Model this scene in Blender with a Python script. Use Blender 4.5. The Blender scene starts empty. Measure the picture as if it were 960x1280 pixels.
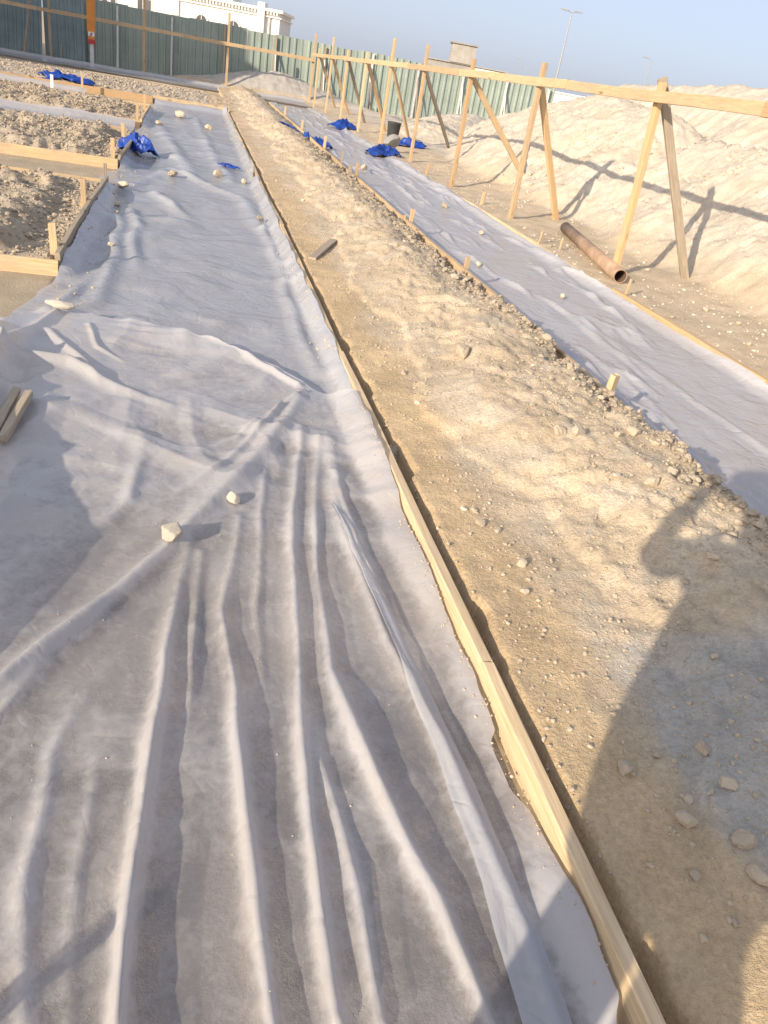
import bpy, math, random
import numpy as np
from mathutils import Matrix, Vector

# ------------------------------------------------------------------ camera
scene = bpy.context.scene
C = scene.collection
F, CX, CY, H = 950.0, 480.0, 640.0, 1.6
TILT, VP = 0.188, (240.0, 45.0)
th = math.atan(TILT)
pt = math.atan((CY - (VP[1] + TILT * (CX - VP[0]))) * math.cos(th) / F)
UPc = np.array([math.cos(pt) * math.sin(th), math.cos(pt) * math.cos(th), math.sin(pt)])
Yc = np.array([(VP[0] - CX) / F, (CY - VP[1]) / F, -1.0])
Yc -= Yc.dot(UPc) * UPc
Yc /= np.linalg.norm(Yc)
Xc = np.cross(Yc, UPc)
MC = np.array([Xc, Yc, UPc])
cam_d = bpy.data.cameras.new('camera')
cam = bpy.data.objects.new('camera', cam_d)
C.objects.link(cam)
cam_d.sensor_fit = 'VERTICAL'
cam_d.sensor_height = 36.0
cam_d.lens = F / 1280.0 * 36.0
cam_d.clip_start = 0.02
cam_d.clip_end = 3000.0
mw = Matrix([[MC[i][0], MC[i][1], MC[i][2], 0.0] for i in range(3)] + [[0, 0, 0, 1]])
mw[2][3] = H
cam.matrix_world = mw
scene.camera = cam

# ------------------------------------------------------------------ sky, sun, exposure
SUN_EL = math.radians(20.5)
SH_AZ = math.radians(38.0)                      # shadows fall this way, counted from +X
sx, sy = -math.cos(SH_AZ), -math.sin(SH_AZ)     # towards the sun
world = bpy.data.worlds.new('World')
scene.world = world
world.use_nodes = True
wn = world.node_tree
bgn = wn.nodes['Background']
sky = wn.nodes.new('ShaderNodeTexSky')
sky.sky_type = 'NISHITA'
sky.sun_disc = False
sky.sun_elevation = SUN_EL
sky.sun_rotation = math.atan2(sx, sy)
sky.altitude = 0.0
sky.air_density = 0.6
sky.dust_density = 3.0
sky.ozone_density = 1.5
veil = wn.nodes.new('ShaderNodeMix')                # even dusty haze over the whole sky
veil.data_type = 'RGBA'
veil.inputs[0].default_value = 0.64
veil.inputs[7].default_value = (3.25, 3.45, 4.05, 1)
wn.links.new(sky.outputs[0], veil.inputs[6])
wn.links.new(veil.outputs[2], bgn.inputs[0])
bgn.inputs[1].default_value = 0.15
sun_d = bpy.data.lights.new('sun', 'SUN')
sun_d.energy = 4.0
sun_d.angle = math.radians(0.6)
sun_d.color = (1.0, 0.86, 0.67)
sun = bpy.data.objects.new('sun', sun_d)
C.objects.link(sun)
sun.location = (-8, -8, 8)
to_sun = Vector((sx * math.cos(SUN_EL), sy * math.cos(SUN_EL), math.sin(SUN_EL)))
sun.rotation_euler = to_sun.to_track_quat('Z', 'Y').to_euler()
vs = scene.view_settings
vs.view_transform = 'Standard'
vs.look = 'None'
vs.exposure = 0.61
vs.gamma = 1.0
vs.use_curve_mapping = False
scene.cycles.max_bounces = 6
scene.cycles.transparent_max_bounces = 8
scene.cycles.use_denoising = True

rng = np.random.default_rng(7)
random.seed(7)

# ------------------------------------------------------------------ numeric helpers
def ray(x, y):
    return MC @ np.array([(x - CX) / F, (CY - y) / F, -1.0])

def gp(x, y, z=0.0):
    v = ray(x, y)
    t = (z - H) / v[2]
    return (v[0] * t, v[1] * t)

def sst(a, b, x):
    t = np.clip((np.asarray(x, float) - a) / (b - a), 0, 1)
    return t * t * (3 - 2 * t)

_P = np.random.default_rng(3).random((256, 256))

def vnoise(x, y):
    xi = np.floor(x).astype(int); yi = np.floor(y).astype(int)
    u = x - xi; v = y - yi
    u = u * u * u * (u * (u * 6 - 15) + 10); v = v * v * v * (v * (v * 6 - 15) + 10)
    a = _P[xi & 255, yi & 255]; b = _P[(xi + 1) & 255, yi & 255]
    c = _P[xi & 255, (yi + 1) & 255]; d = _P[(xi + 1) & 255, (yi + 1) & 255]
    return (a * (1 - u) + b * u) * (1 - v) + (c * (1 - u) + d * u) * v * 1.0

def fbm(x, y, f=1.0, o=4, g=0.5, s=0.0):
    x = np.asarray(x, float); y = np.asarray(y, float)
    r = np.zeros(np.broadcast(x, y).shape); a = 1.0; t = 0.0
    for i in range(o):
        ca, sa = math.cos(0.6 * i + 0.3), math.sin(0.6 * i + 0.3)
        r += a * (vnoise((x * ca - y * sa) * f + s + 17.3 * i, (x * sa + y * ca) * f + s * 1.7 + 5.1 * i) - 0.5)
        t += a; a *= g; f *= 2.03
    return r / t * 2.0            # about -1..1

def ridged(x, y, f, o=3, s=0.0):
    r = 0; a = 1.0; t = 0
    for i in range(o):
        r = r + a * (1 - np.abs(fbm(x, y, f, 1, s=s + 9.7 * i)) * 2.0); t += a
        a *= 0.5; f *= 2.1
    return r / t

def polydist(X, Y, pts, vals):
    """distance to a polyline and the value interpolated along it"""
    best = np.full(X.shape, 1e9); val = np.zeros(X.shape)
    for (p, q, va, vb) in zip(pts[:-1], pts[1:], vals[:-1], vals[1:]):
        dx, dy = q[0] - p[0], q[1] - p[1]
        t = np.clip(((X - p[0]) * dx + (Y - p[1]) * dy) / (dx * dx + dy * dy), 0, 1)
        d = np.hypot(X - p[0] - t * dx, Y - p[1] - t * dy)
        m = d < best
        best = np.where(m, d, best); val = np.where(m, va + t * (vb - va), val)
    return best, val

def smax(a, b, k=0.12):
    h = np.clip(0.5 + 0.5 * (a - b) / k, 0, 1)
    return b * (1 - h) + a * h + k * h * (1 - h)

# ------------------------------------------------------------------ object helpers
def tag(o, label=None, cat=None, group=None, kind=None):
    if label: o['label'] = label
    if cat: o['category'] = cat
    if group: o['group'] = group
    if kind: o['kind'] = kind
    return o

def mesh_np(name, V, Q, smooth=True):
    V = np.ascontiguousarray(V, np.float32); Q = np.ascontiguousarray(Q, np.int32)
    k = Q.shape[1]
    me = bpy.data.meshes.new(name)
    me.vertices.add(len(V)); me.vertices.foreach_set('co', V.ravel())
    me.loops.add(Q.size); me.loops.foreach_set('vertex_index', Q.ravel())
    me.polygons.add(len(Q)); me.polygons.foreach_set('loop_start', np.arange(0, Q.size, k, dtype=np.int32))
    me.update(calc_edges=True)
    me.polygons.foreach_set('use_smooth', np.full(len(Q), smooth))
    return me

def link(name, me, mat=None, parent=None):
    o = bpy.data.objects.new(name, me)
    C.objects.link(o)
    if mat and me and not me.materials: me.materials.append(mat)
    if parent: o.parent = parent
    return o

def empty(name, loc=(0, 0, 0), rz=0.0):
    o = bpy.data.objects.new(name, None)
    C.objects.link(o)
    o.empty_display_size = 0.1
    o.location = loc; o.rotation_euler = (0, 0, rz)
    return o

def pyd(name, V, Fc, smooth=False):
    me = bpy.data.meshes.new(name)
    me.from_pydata([tuple(map(float, v)) for v in V], [], Fc)
    me.update()
    if smooth:
        me.polygons.foreach_set('use_smooth', [True] * len(me.polygons))
    return me

def grid_quads(ny, nx):
    i = np.arange(ny * nx).reshape(ny, nx)
    return np.stack([i[:-1, :-1], i[:-1, 1:], i[1:, 1:], i[1:, :-1]], -1).reshape(-1, 4)

def boxes(name, bl, smooth=False):
    """one mesh of axis-aligned boxes (x0,x1,y0,y1,z0,z1)"""
    V, Fc = [], []
    for (a, b, c, d, e, f) in bl:
        n = len(V)
        V += [(a, c, e), (b, c, e), (b, d, e), (a, d, e), (a, c, f), (b, c, f), (b, d, f), (a, d, f)]
        Fc += [[n + k for k in q] for q in ((3, 2, 1, 0), (4, 5, 6, 7), (0, 1, 5, 4), (1, 2, 6, 5), (2, 3, 7, 6), (3, 0, 4, 7))]
    return pyd(name, V, Fc, smooth)

def timber(name, L, w, h, seed=0, wob=0.004, ch=0.004, seg=None, point=0.0):
    """sawn timber along local X from 0 to L; w across Y, h along Z, worn corners; point: tapered far end"""
    r = np.random.default_rng(seed + 100)
    n = seg or max(3, int(L / 0.25))
    sec = [(-w/2 + ch, -h/2), (w/2 - ch, -h/2), (w/2, -h/2 + ch), (w/2, h/2 - ch), (w/2 - ch, h/2), (-w/2 + ch, h/2), (-w/2, h/2 - ch), (-w/2, -h/2 + ch)]
    ph = r.random(4) * 6.28
    V, Fc = [], []
    xs = list(np.linspace(0, L, n + 1))
    if point: xs = list(np.linspace(0, L - point, n + 1)) + [L]
    for i, x in enumerate(xs):
        oy = wob * math.sin(x * 1.3 + ph[0]) * 1.5 + wob * 0.4 * math.sin(x * 4.1 + ph[1])
        oz = wob * 0.8 * math.sin(x * 1.7 + ph[2])
        sc = 0.3 if (point and i == len(xs) - 1) else 1.0
        for (a, b) in sec:
            V.append((x + (r.normal() * 0.002 if 0 < i < n else r.normal() * 0.003), a * sc + oy + r.normal() * 0.0007, b * (1 if not point else max(sc, .75)) + oz + r.normal() * 0.0007))
    for i in range(len(xs) - 1):
        for k in range(8):
            a = i * 8 + k; b = i * 8 + (k + 1) % 8
            Fc.append([a, a + 8, b + 8, b])
    Fc.append(list(range(7, -1, -1))[::-1]); Fc.append([(len(xs) - 1) * 8 + k for k in range(7, -1, -1)])
    me = pyd(name, V, Fc)
    return me

def aim(o, p, q, roll=0.0):
    """place an object whose length runs along local X from p to q, local Z as upright as can be"""
    p = Vector(p); d = (Vector(q) - p).normalized()
    up = Vector((0, 0, 1)) if abs(d.z) < 0.95 else Vector((0, 1, 0))
    y = up.cross(d).normalized(); z = d.cross(y)
    m = Matrix((d, y, z)).transposed().to_4x4() @ Matrix.Rotation(roll, 4, 'X')
    m.translation = p
    o.matrix_world = m
    return o

# ------------------------------------------------------------------ materials
def nodes(name):
    m = bpy.data.materials.new(name); m.use_nodes = True
    nt = m.node_tree; b = nt.nodes['Principled BSDF']
    return m, nt, b

def N(nt, t, **kw):
    n = nt.nodes.new(t)
    for k, v in kw.items():
        if k in n.inputs.keys(): n.inputs[k].default_value = v
        else: setattr(n, k, v)
    return n

def ramp(nt, fac, stops):
    r = nt.nodes.new('ShaderNodeValToRGB')
    el = r.color_ramp.elements
    while len(el) < len(stops): el.new(0.5)
    for e, (p, c) in zip(el, stops):
        e.position = p; e.color = (*c, 1) if len(c) == 3 else c
    nt.links.new(fac, r.inputs[0])
    return r

def mixc(nt, a, b, fac, mode='MIX'):
    m = nt.nodes.new('ShaderNodeMix'); m.data_type = 'RGBA'; m.blend_type = mode
    for s, v in ((m.inputs[0], fac), (m.inputs[6], a), (m.inputs[7], b)):
        if hasattr(v, 'is_output'): nt.links.new(v, s)
        elif isinstance(v, (int, float)): s.default_value = v
        else: s.default_value = (*v, 1)
    return m.outputs[2]

def coords(nt, which='Object', scale=(1, 1, 1)):
    tc = nt.nodes.new('ShaderNodeTexCoord'); mp = nt.nodes.new('ShaderNodeMapping')
    mp.inputs['Scale'].default_value = scale
    nt.links.new(tc.outputs[which], mp.inputs[0])
    return mp.outputs[0]

def noise(nt, vec, scale, detail=4, rough=0.55, dist=0.0):
    n = N(nt, 'ShaderNodeTexNoise', Scale=scale, Detail=detail, Roughness=rough, Distortion=dist)
    nt.links.new(vec, n.inputs['Vector'])
    return n.outputs[0]

def bump(nt, b, h, strength=0.3, dist=0.01):
    n = N(nt, 'ShaderNodeBump', Strength=strength, Distance=dist)
    nt.links.new(h, n.inputs['Height']); nt.links.new(n.outputs[0], b.inputs['Normal'])
    return n

def add(nt, a, b, op='ADD'):
    m = nt.nodes.new('ShaderNodeMath'); m.operation = op
    for s, v in ((m.inputs[0], a), (m.inputs[1], b)):
        if hasattr(v, 'is_output'): nt.links.new(v, s)
        else: s.default_value = v
    return m.outputs[0]

def mat_ground():
    m, nt, b = nodes('sand')
    at = nt.nodes.new('ShaderNodeAttribute'); at.attribute_name = 'soil'
    v = coords(nt)
    n1 = noise(nt, v, 3.0, 6, 0.65); n2 = noise(nt, v, 60.0, 4, 0.7); n3 = noise(nt, v, 320.0, 2, 0.6)
    r1 = ramp(nt, n1, [(0.3, (0.80, 0.79, 0.77)), (0.7, (1.14, 1.13, 1.12))])
    r2 = ramp(nt, n2, [(0.3, (0.74, 0.72, 0.70)), (0.55, (1.0, 1.0, 1.0)), (0.75, (1.16, 1.17, 1.18))])
    c = mixc(nt, at.outputs[0], r1.outputs[0], 1.0, 'MULTIPLY')
    c = mixc(nt, c, r2.outputs[0], 0.8, 'MULTIPLY')
    nt.links.new(c, b.inputs['Base Color'])
    b.inputs['Roughness'].default_value = 0.95
    b.inputs['Specular IOR Level'].default_value = 0.1
    h = add(nt, add(nt, n2, 1.0, 'MULTIPLY'), add(nt, n3, 0.35, 'MULTIPLY'))
    bump(nt, b, h, 0.85, 0.014)
    return m

def mat_stone(name='stone', c0=(0.42, 0.35, 0.26), c1=(0.60, 0.52, 0.41)):
    m, nt, b = nodes(name)
    oi = nt.nodes.new('ShaderNodeObjectInfo')
    v = coords(nt)
    n1 = noise(nt, v, 18.0, 6, 0.65)
    r = ramp(nt, n1, [(0.3, c0), (0.7, c1)])
    rr = ramp(nt, oi.outputs['Random'], [(0, (0.82, 0.80, 0.78)), (1, (1.12, 1.1, 1.08))])
    nt.links.new(mixc(nt, r.outputs[0], rr.outputs[0], 1.0, 'MULTIPLY'), b.inputs['Base Color'])
    b.inputs['Roughness'].default_value = 0.92
    b.inputs['Specular IOR Level'].default_value = 0.15
    bump(nt, b, noise(nt, v, 70.0, 4, 0.7), 0.5, 0.006)
    return m

def mat_wood(name, ca, cb, grey=0.25):
    m, nt, b = nodes(name)
    oi = nt.nodes.new('ShaderNodeObjectInfo')
    v = coords(nt, 'Object', (0.7, 14.0, 14.0))
    ad = nt.nodes.new('ShaderNodeVectorMath'); ad.operation = 'ADD'
    nt.links.new(v, ad.inputs[0]); nt.links.new(oi.outputs['Random'], ad.inputs[1])
    g = noise(nt, ad.outputs[0], 6.0, 5, 0.6, 1.2)
    v2 = coords(nt, 'Object', (1.2, 2.5, 2.5))
    p = noise(nt, v2, 2.2, 5, 0.65)
    r = ramp(nt, g, [(0.32, ca), (0.62, cb)])
    k = ramp(nt, p, [(0.42, (0, 0, 0)), (0.68, (1, 1, 1))])
    c = mixc(nt, r.outputs[0], (0.36, 0.31, 0.25), add(nt, k.outputs[0], grey, 'MULTIPLY'))
    rr = ramp(nt, oi.outputs['Random'], [(0, (0.80, 0.78, 0.76)), (1, (1.12, 1.1, 1.05))])
    c = mixc(nt, c, rr.outputs[0], 1.0, 'MULTIPLY')
    # knots
    vo = N(nt, 'ShaderNodeTexVoronoi', Scale=1.0)
    nt.links.new(coords(nt, 'Object', (2.6, 9.0, 9.0)), vo.inputs['Vector'])
    kr = ramp(nt, vo.outputs['Distance'], [(0.10, (0.45, 0.38, 0.3)), (0.2, (1, 1, 1))])
    c = mixc(nt, c, kr.outputs[0], 0.8, 'MULTIPLY')
    nt.links.new(c, b.inputs['Base Color'])
    b.inputs['Roughness'].default_value = 0.8
    b.inputs['Specular IOR Level'].default_value = 0.2
    bump(nt, b, g, 0.35, 0.003)
    return m

def mat_sheet(name, tint=(0.60, 0.60, 0.62), clear=0.26, dust=0.5, dusty=(0.46, 0.39, 0.31), crk=0.30):
    """milky polythene: partly see-through, partly scattering, glossy, with dust lying on it"""
    m, nt, b = nodes(name)
    v = coords(nt)
    n1 = noise(nt, v, 1.6, 6, 0.62); n2 = noise(nt, v, 9.0, 5, 0.65, 0.6); n3 = noise(nt, v, 45.0, 4, 0.7); n4 = noise(nt, v, 24.0, 4, 0.7, 0.4)
    d = add(nt, add(nt, n1, 0.5, 'MULTIPLY'), add(nt, n2, 0.5, 'MULTIPLY'))
    dm = ramp(nt, d, [(0.42, (0, 0, 0)), (0.62, (1, 1, 1))])
    dsp = ramp(nt, n3, [(0.5, (0, 0, 0)), (0.72, (1, 1, 1))])
    df = add(nt, add(nt, dm.outputs[0], dust, 'MULTIPLY'), add(nt, dsp.outputs[0], 0.18, 'MULTIPLY'))
    col = mixc(nt, tint, dusty, df)
    nt.links.new(col, b.inputs['Base Color'])
    rg = add(nt, add(nt, df, 0.35, 'MULTIPLY'), 0.16)
    nt.links.new(rg, b.inputs['Roughness'])
    b.inputs['IOR'].default_value = 1.5
    b.inputs['Specular IOR Level'].default_value = 0.45
    def crs(sc, di):                                # crisp crease lines
        a_ = nt.nodes.new('ShaderNodeMath'); a_.operation = 'ABSOLUTE'
        nt.links.new(add(nt, noise(nt, v, sc, 2, 0.5, di), -0.5), a_.inputs[0])
        mn = nt.nodes.new('ShaderNodeMath'); mn.operation = 'MINIMUM'; mn.inputs[1].default_value = 0.09
        nt.links.new(a_.outputs[0], mn.inputs[0])
        return mn.outputs[0]
    cr = add(nt, add(nt, crs(3.2, 0.5), 2.2, 'MULTIPLY'), add(nt, crs(8.0, 0.8), 1.2, 'MULTIPLY'))
    bp = bump(nt, b, add(nt, cr, add(nt, add(nt, n2, 0.35, 'MULTIPLY'), add(nt, n3, 0.05, 'MULTIPLY'))), crk, 0.02)
    tr = N(nt, 'ShaderNodeBsdfTranslucent'); nt.links.new(col, tr.inputs[0]); nt.links.new(bp.outputs[0], tr.inputs['Normal'])
    m1 = nt.nodes.new('ShaderNodeMixShader'); m1.inputs[0].default_value = 0.22
    nt.links.new(b.outputs[0], m1.inputs[1]); nt.links.new(tr.outputs[0], m1.inputs[2])
    tp = nt.nodes.new('ShaderNodeBsdfTransparent'); tp.inputs[0].default_value = (0.93, 0.94, 0.96, 1)
    m2 = nt.nodes.new('ShaderNodeMixShader')
    # clear where the film clings to the ground, milky where air lies under it or it is seen edge-on
    lf = nt.nodes.new('ShaderNodeAttribute'); lf.attribute_name = 'lift'
    lm = ramp(nt, add(nt, lf.outputs['Fac'], add(nt, add(nt, add(nt, n2, -0.5), 0.9, 'MULTIPLY'), add(nt, add(nt, n4, -0.5), 0.8, 'MULTIPLY'))), [(0.0, (1, 1, 1)), (0.6, (0.25, 0.25, 0.25))])
    lw = N(nt, 'ShaderNodeLayerWeight', Blend=0.4)
    nt.links.new(bp.outputs[0], lw.inputs['Normal'])
    fc_ = add(nt, 1.0, add(nt, lw.outputs['Facing'], 0.55, 'MULTIPLY'), 'SUBTRACT')
    inv = add(nt, add(nt, lm.outputs[0], fc_, 'MULTIPLY'), add(nt, clear, add(nt, df, clear * 0.5, 'MULTIPLY'), 'SUBTRACT'), 'MULTIPLY')
    nt.links.new(inv, m2.inputs[0])
    nt.links.new(m1.outputs[0], m2.inputs[1]); nt.links.new(tp.outputs[0], m2.inputs[2])
    out = nt.nodes['Material Output']
    nt.links.new(m2.outputs[0], out.inputs[0])
    return m

def mat_plain(name, col, rough=0.7, var=0.12, scale=4.0, metal=0.0, bumpk=0.0, spec=0.4):
    m, nt, b = nodes(name)
    v = coords(nt)
    n1 = noise(nt, v, scale, 6, 0.65)
    lo = tuple(c * (1 - var * 1.5) for c in col); hi = tuple(min(1, c * (1 + var)) for c in col)
    r = ramp(nt, n1, [(0.3, lo), (0.7, hi)])
    oi = nt.nodes.new('ShaderNodeObjectInfo')
    rr = ramp(nt, oi.outputs['Random'], [(0, (0.88, 0.88, 0.9)), (1, (1.08, 1.07, 1.05))])
    nt.links.new(mixc(nt, r.outputs[0], rr.outputs[0], 1.0, 'MULTIPLY'), b.inputs['Base Color'])
    b.inputs['Roughness'].default_value = rough; b.inputs['Metallic'].default_value = metal
    b.inputs['Specular IOR Level'].default_value = spec
    if bumpk: bump(nt, b, noise(nt, v, scale * 6, 4, 0.6), bumpk, 0.01)
    return m

M = dict(
    ground=mat_ground(),
    stone=mat_stone(),
    pale=mat_stone('pale_stone', (0.47, 0.42, 0.34), (0.70, 0.64, 0.55)),
    grit=mat_stone('grit', (0.30, 0.25, 0.19), (0.50, 0.43, 0.34)),
    clod=mat_stone('clod', (0.35, 0.295, 0.225), (0.55, 0.47, 0.37)),
    wood=mat_wood('new_timber', (0.48, 0.335, 0.19), (0.63, 0.475, 0.30), 0.4),
    wood_dusty=mat_wood('dusty_timber', (0.50, 0.37, 0.22), (0.66, 0.52, 0.35), 0.35),
    wood_orange=mat_wood('orange_timber', (0.46, 0.30, 0.155), (0.60, 0.42, 0.24), 0.35),
    wood_grey=mat_wood('weathered_timber', (0.27, 0.22, 0.17), (0.42, 0.36, 0.28), 0.6),
    sheet_a=mat_sheet('polythene_near', (0.57, 0.555, 0.565), 0.77, 0.42, (0.50, 0.44, 0.38), 0.36),
    sheet_b=mat_sheet('polythene_far', (0.50, 0.51, 0.55), 0.34, 0.2, crk=0.6),
    sheet_c=mat_sheet('polythene_right', (0.60, 0.595, 0.63), 0.30, 0.20, crk=0.7),
    blue=mat_plain('blue_plastic', (0.009, 0.05, 0.30), 0.4, 0.35, 9.0),
    fence=mat_plain('painted_steel', (0.30, 0.355, 0.31), 0.5, 0.10, 1.5),
    fence_dull=mat_plain('dull_painted_steel', (0.21, 0.275, 0.28), 0.55, 0.15, 1.5),
    fence_post=mat_plain('galvanised', (0.60, 0.60, 0.58), 0.5, 0.12, 6.0),
    white=mat_plain('white_render', (0.80, 0.78, 0.73), 0.85, 0.06, 0.7),
    glass=mat_plain('dark_glass', (0.10, 0.105, 0.11), 0.25, 0.2, 0.5),
    concrete=mat_plain('raw_concrete', (0.36, 0.34, 0.31), 0.9, 0.15, 0.6),
    steel=mat_plain('lamp_steel', (0.33, 0.34, 0.35), 0.5, 0.1),
    pipe=mat_plain('rusty_pipe', (0.35, 0.24, 0.165), 0.75, 0.28, 5.0, bumpk=0.3),
    pipe_in=mat_plain('pipe_inside', (0.09, 0.055, 0.04), 0.9, 0.2),
    orange=mat_plain('orange_paint', (0.62, 0.24, 0.05), 0.6, 0.2, 3.0),
    red=mat_plain('red_paint', (0.45, 0.04, 0.03), 0.6, 0.15),
    whitep=mat_plain('white_paint', (0.75, 0.74, 0.72), 0.6, 0.1),
    bucket=mat_plain('dark_plastic', (0.05, 0.055, 0.055), 0.5, 0.2),
    cement=mat_plain('cement_lump', (0.30, 0.29, 0.27), 0.95, 0.2, 12.0, bumpk=0.5),
    skin=mat_plain('skin', (0.35, 0.20, 0.13), 0.6, 0.08),
    shirt=mat_plain('shirt', (0.25, 0.30, 0.38), 0.9, 0.1),
    trousers=mat_plain('trousers', (0.07, 0.07, 0.08), 0.9, 0.1),
    straw=mat_plain('straw', (0.55, 0.44, 0.25), 0.9, 0.15, 20.0),
    black=mat_plain('black_glass', (0.02, 0.02, 0.02), 0.3, 0.1),
)

# ------------------------------------------------------------------ terrain
BAYS = [(5.85, 9.45), (11.05, 14.7), (16.3, 20.0)]          # soil blocks left of the wide strip, along Y
SOIL_Y0, SOIL_X0, SOIL_X1 = 22.3, 0.97, 2.43

def left_h(Y):
    return np.interp(Y, [0.9, 1.2, 1.45, 1.9, 2.3, 3.0, 3.67, 4.1, 4.4], [0.05, 0.12, 0.25, 0.32, 0.25, 0.20, 0.16, 0.10, 0.03])

def ground_z(X, Y):
    X = np.asarray(X, float); Y = np.asarray(Y, float)
    z = -0.03 + 0.010 * fbm(X, Y, 2.2, 3, s=1.0)
    n_lo = fbm(X, Y, 0.9, 3, s=4.0); n_mid = fbm(X, Y, 4.5, 4, s=8.0); n_hi = fbm(X, Y, 20.0, 3, s=2.0)
    rg = ridged(X, Y, 7.0, 3, s=3.0)
    # --- ridge of sand between the two strips
    wob = 0.03 * fbm(0 * X, Y, 2.3, 3, s=6.0)
    e0 = 0.968 + 0.014 * fbm(0 * X, Y, 6.0, 3, s=2.2) + 0.035 * sst(0.15, 0.5, fbm(0 * X, Y, 2.7, 3, s=28.4))
    e1 = SOIL_X1 + 0.8 * wob
    t = (X - e0) / (e1 - e0)
    shoulder = 0.34 + 0.22 * fbm(0 * X, Y, 0.8, 2, s=3.3)
    prof = 0.098 + 0.035 * sst(0.0, shoulder, t) + 0.022 * sst(shoulder * 0.95, shoulder * 1.02, t + 0.06 * n_mid) + 0.125 * sst(shoulder * 0.75, shoulder + 0.35, t)
    prof = prof - 0.11 * sst(0.60, 0.95, t) * sst(4.8, 6.5, Y)
    prof = prof * (1 - 0.62 * sst(0.90, 1.0, t) * (1 - 0.7 * sst(4.8, 6.5, Y)))
    rough = 0.012 + 0.03 * sst(0.2, 0.5, t) + 0.035 * sst(0.8, 0.92, t)
    prof = prof + rough * n_mid * 0.9 + 0.028 * n_lo * sst(0, 0.3, t) + 0.5 * rough * n_hi + 0.016 * np.maximum(rg - 0.35, 0) * sst(0.7, 0.9, t)
    inm = sst(e0 - 0.004, e0 + 0.03, X) * (1 - sst(e1 - 0.03, e1 + 0.04, X))
    z = np.where(inm > 0, z * (1 - inm) + prof * inm, z)
    # --- right-hand side: low verge, then the heaps
    v = sst(4.18, 4.30, X)
    verge = 0.055 + 0.03 * n_lo + 0.014 * n_mid + 0.006 * n_hi + 0.05 * sst(4.7, 5.8, X)
    z = z * (1 - v) + verge * v
    Hc = np.full(z.shape, -1.0)
    def heap(pts, hs, slope, rnd):
        d, h = polydist(X, Y, pts, hs)
        d = np.sqrt(d * d + rnd * rnd) - rnd
        return h - slope * d
    jx = X + 0.25 * fbm(X, Y, 0.7, 3, s=5.5); 
    X0 = X; X = jx
    h1 = heap([(7.55, -3), (7.5, 4), (7.65, 9), (7.75, 11.5)], [1.5, 1.5, 1.52, 1.5], 0.80, 0.18)
    h2 = heap([(8.2, 13.5), (8.45, 16.6), (8.7, 20.5), (9.4, 25.5)], [1.72, 1.98, 1.55, 0.85], 0.72, 0.35)
    h3 = heap([(10.6, 6), (11.4, 12), (11.8, 17.5), (11.9, 22.5)], [2.65, 2.65, 2.55, 2.4], 0.74, 0.3)
    h4 = heap([(7.2, 24), (10, 30)], [0.55, 0.8], 0.35, 0.5)
    X = X0
    hp = smax(smax(h1, h2, 0.14), smax(h3, h4, 0.2), 0.10)
    hp = hp + (0.06 * n_lo + 0.045 * n_mid + 0.022 * n_hi + 0.04 * rg) * sst(-0.1, 0.5, hp)
    z = np.where(X > 4.6, smax(hp, z, 0.10), z)
    # --- soil blocks on the left
    for k, (a, b) in enumerate(BAYS):
        j = 0.07 * n_mid
        m = sst(a + 0.02, a + 0.35, Y + j) * (1 - sst(b - 0.55, b - 0.05, Y + j)) * (1 - sst(-1.35, -0.92, X + j))
        hb = 0.13 + 0.06 * n_lo + 0.09 * n_mid + 0.03 * n_hi + 0.06 * rg
        z = np.where(m > 0, z * (1 - m) + np.maximum(hb, z) * m, z)
        back = (1 - sst(-0.93, -0.9, X)) * sst(a + 0.03, a + 0.06, Y) * (1 - sst(b - 0.03, b + 0.0, Y))
        z = np.maximum(z, back * (0.07 + 0.04 * n_mid))
    # near left block, hidden under the sheet
    m = (1 - sst(-1.10, -0.96, X)) * (1 - sst(3.9, 4.2, Y))
    z = z * (1 - m) + m * (left_h(Y) - 0.035)
    # --- sand bank before the far cross strip
    m = sst(SOIL_Y0, SOIL_Y0 + 0.8, Y) * (1 - 0.8 * sst(26.5, 30.0, Y)) * (1 - sst(30.3, 31.2, Y)) * (1 - sst(2.3, 2.45, X))
    hb = 0.12 + 0.06 * n_lo + 0.05 * n_mid + 0.02 * n_hi
    z = np.where(m > 0, z * (1 - m) + np.maximum(hb, z) * m, z)
    # --- beyond the far strip, and the sand bank against the fence
    m = sst(34.0, 34.6, Y)
    z = z * (1 - m) + m * (0.04 + 0.04 * n_lo)
    d = np.hypot((X - 3.4) / 4.6, (Y - 36.0) / 1.7)
    z = z + 0.92 * np.maximum(0, 1 - d) ** 1.1 * (1 + 0.1 * n_mid)
    # outside the site the desert is level
    far = sst(45, 70, np.hypot(X, Y - 15))
    return z * (1 - far) + far * (-0.05 + 0.25 * fbm(X, Y, 0.02, 3))

def gz(x, y):
    return float(ground_z(np.array([x]), np.array([y]))[0])

def pix(x, y):
    """where the line of sight through a pixel meets the terrain"""
    v = ray(x, y)
    t = np.linspace(0.8, 60, 6000)
    P = v[None, :] * t[:, None]
    zz = ground_z(P[:, 0], P[:, 1]); zz = np.maximum(zz, 0.0)
    i = int(np.argmax(P[:, 2] + H < zz))
    return (float(P[i, 0]), float(P[i, 1]), float(zz[i]))

def axis(parts):
    out = []
    for a, b, d0, d1 in parts:
        x = a
        while x < b - 1e-6:
            out.append(x); t = (x - a) / (b - a); x += d0 * (d1 / d0) ** t
    out.append(parts[-1][1])
    return np.array(out)

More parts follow.
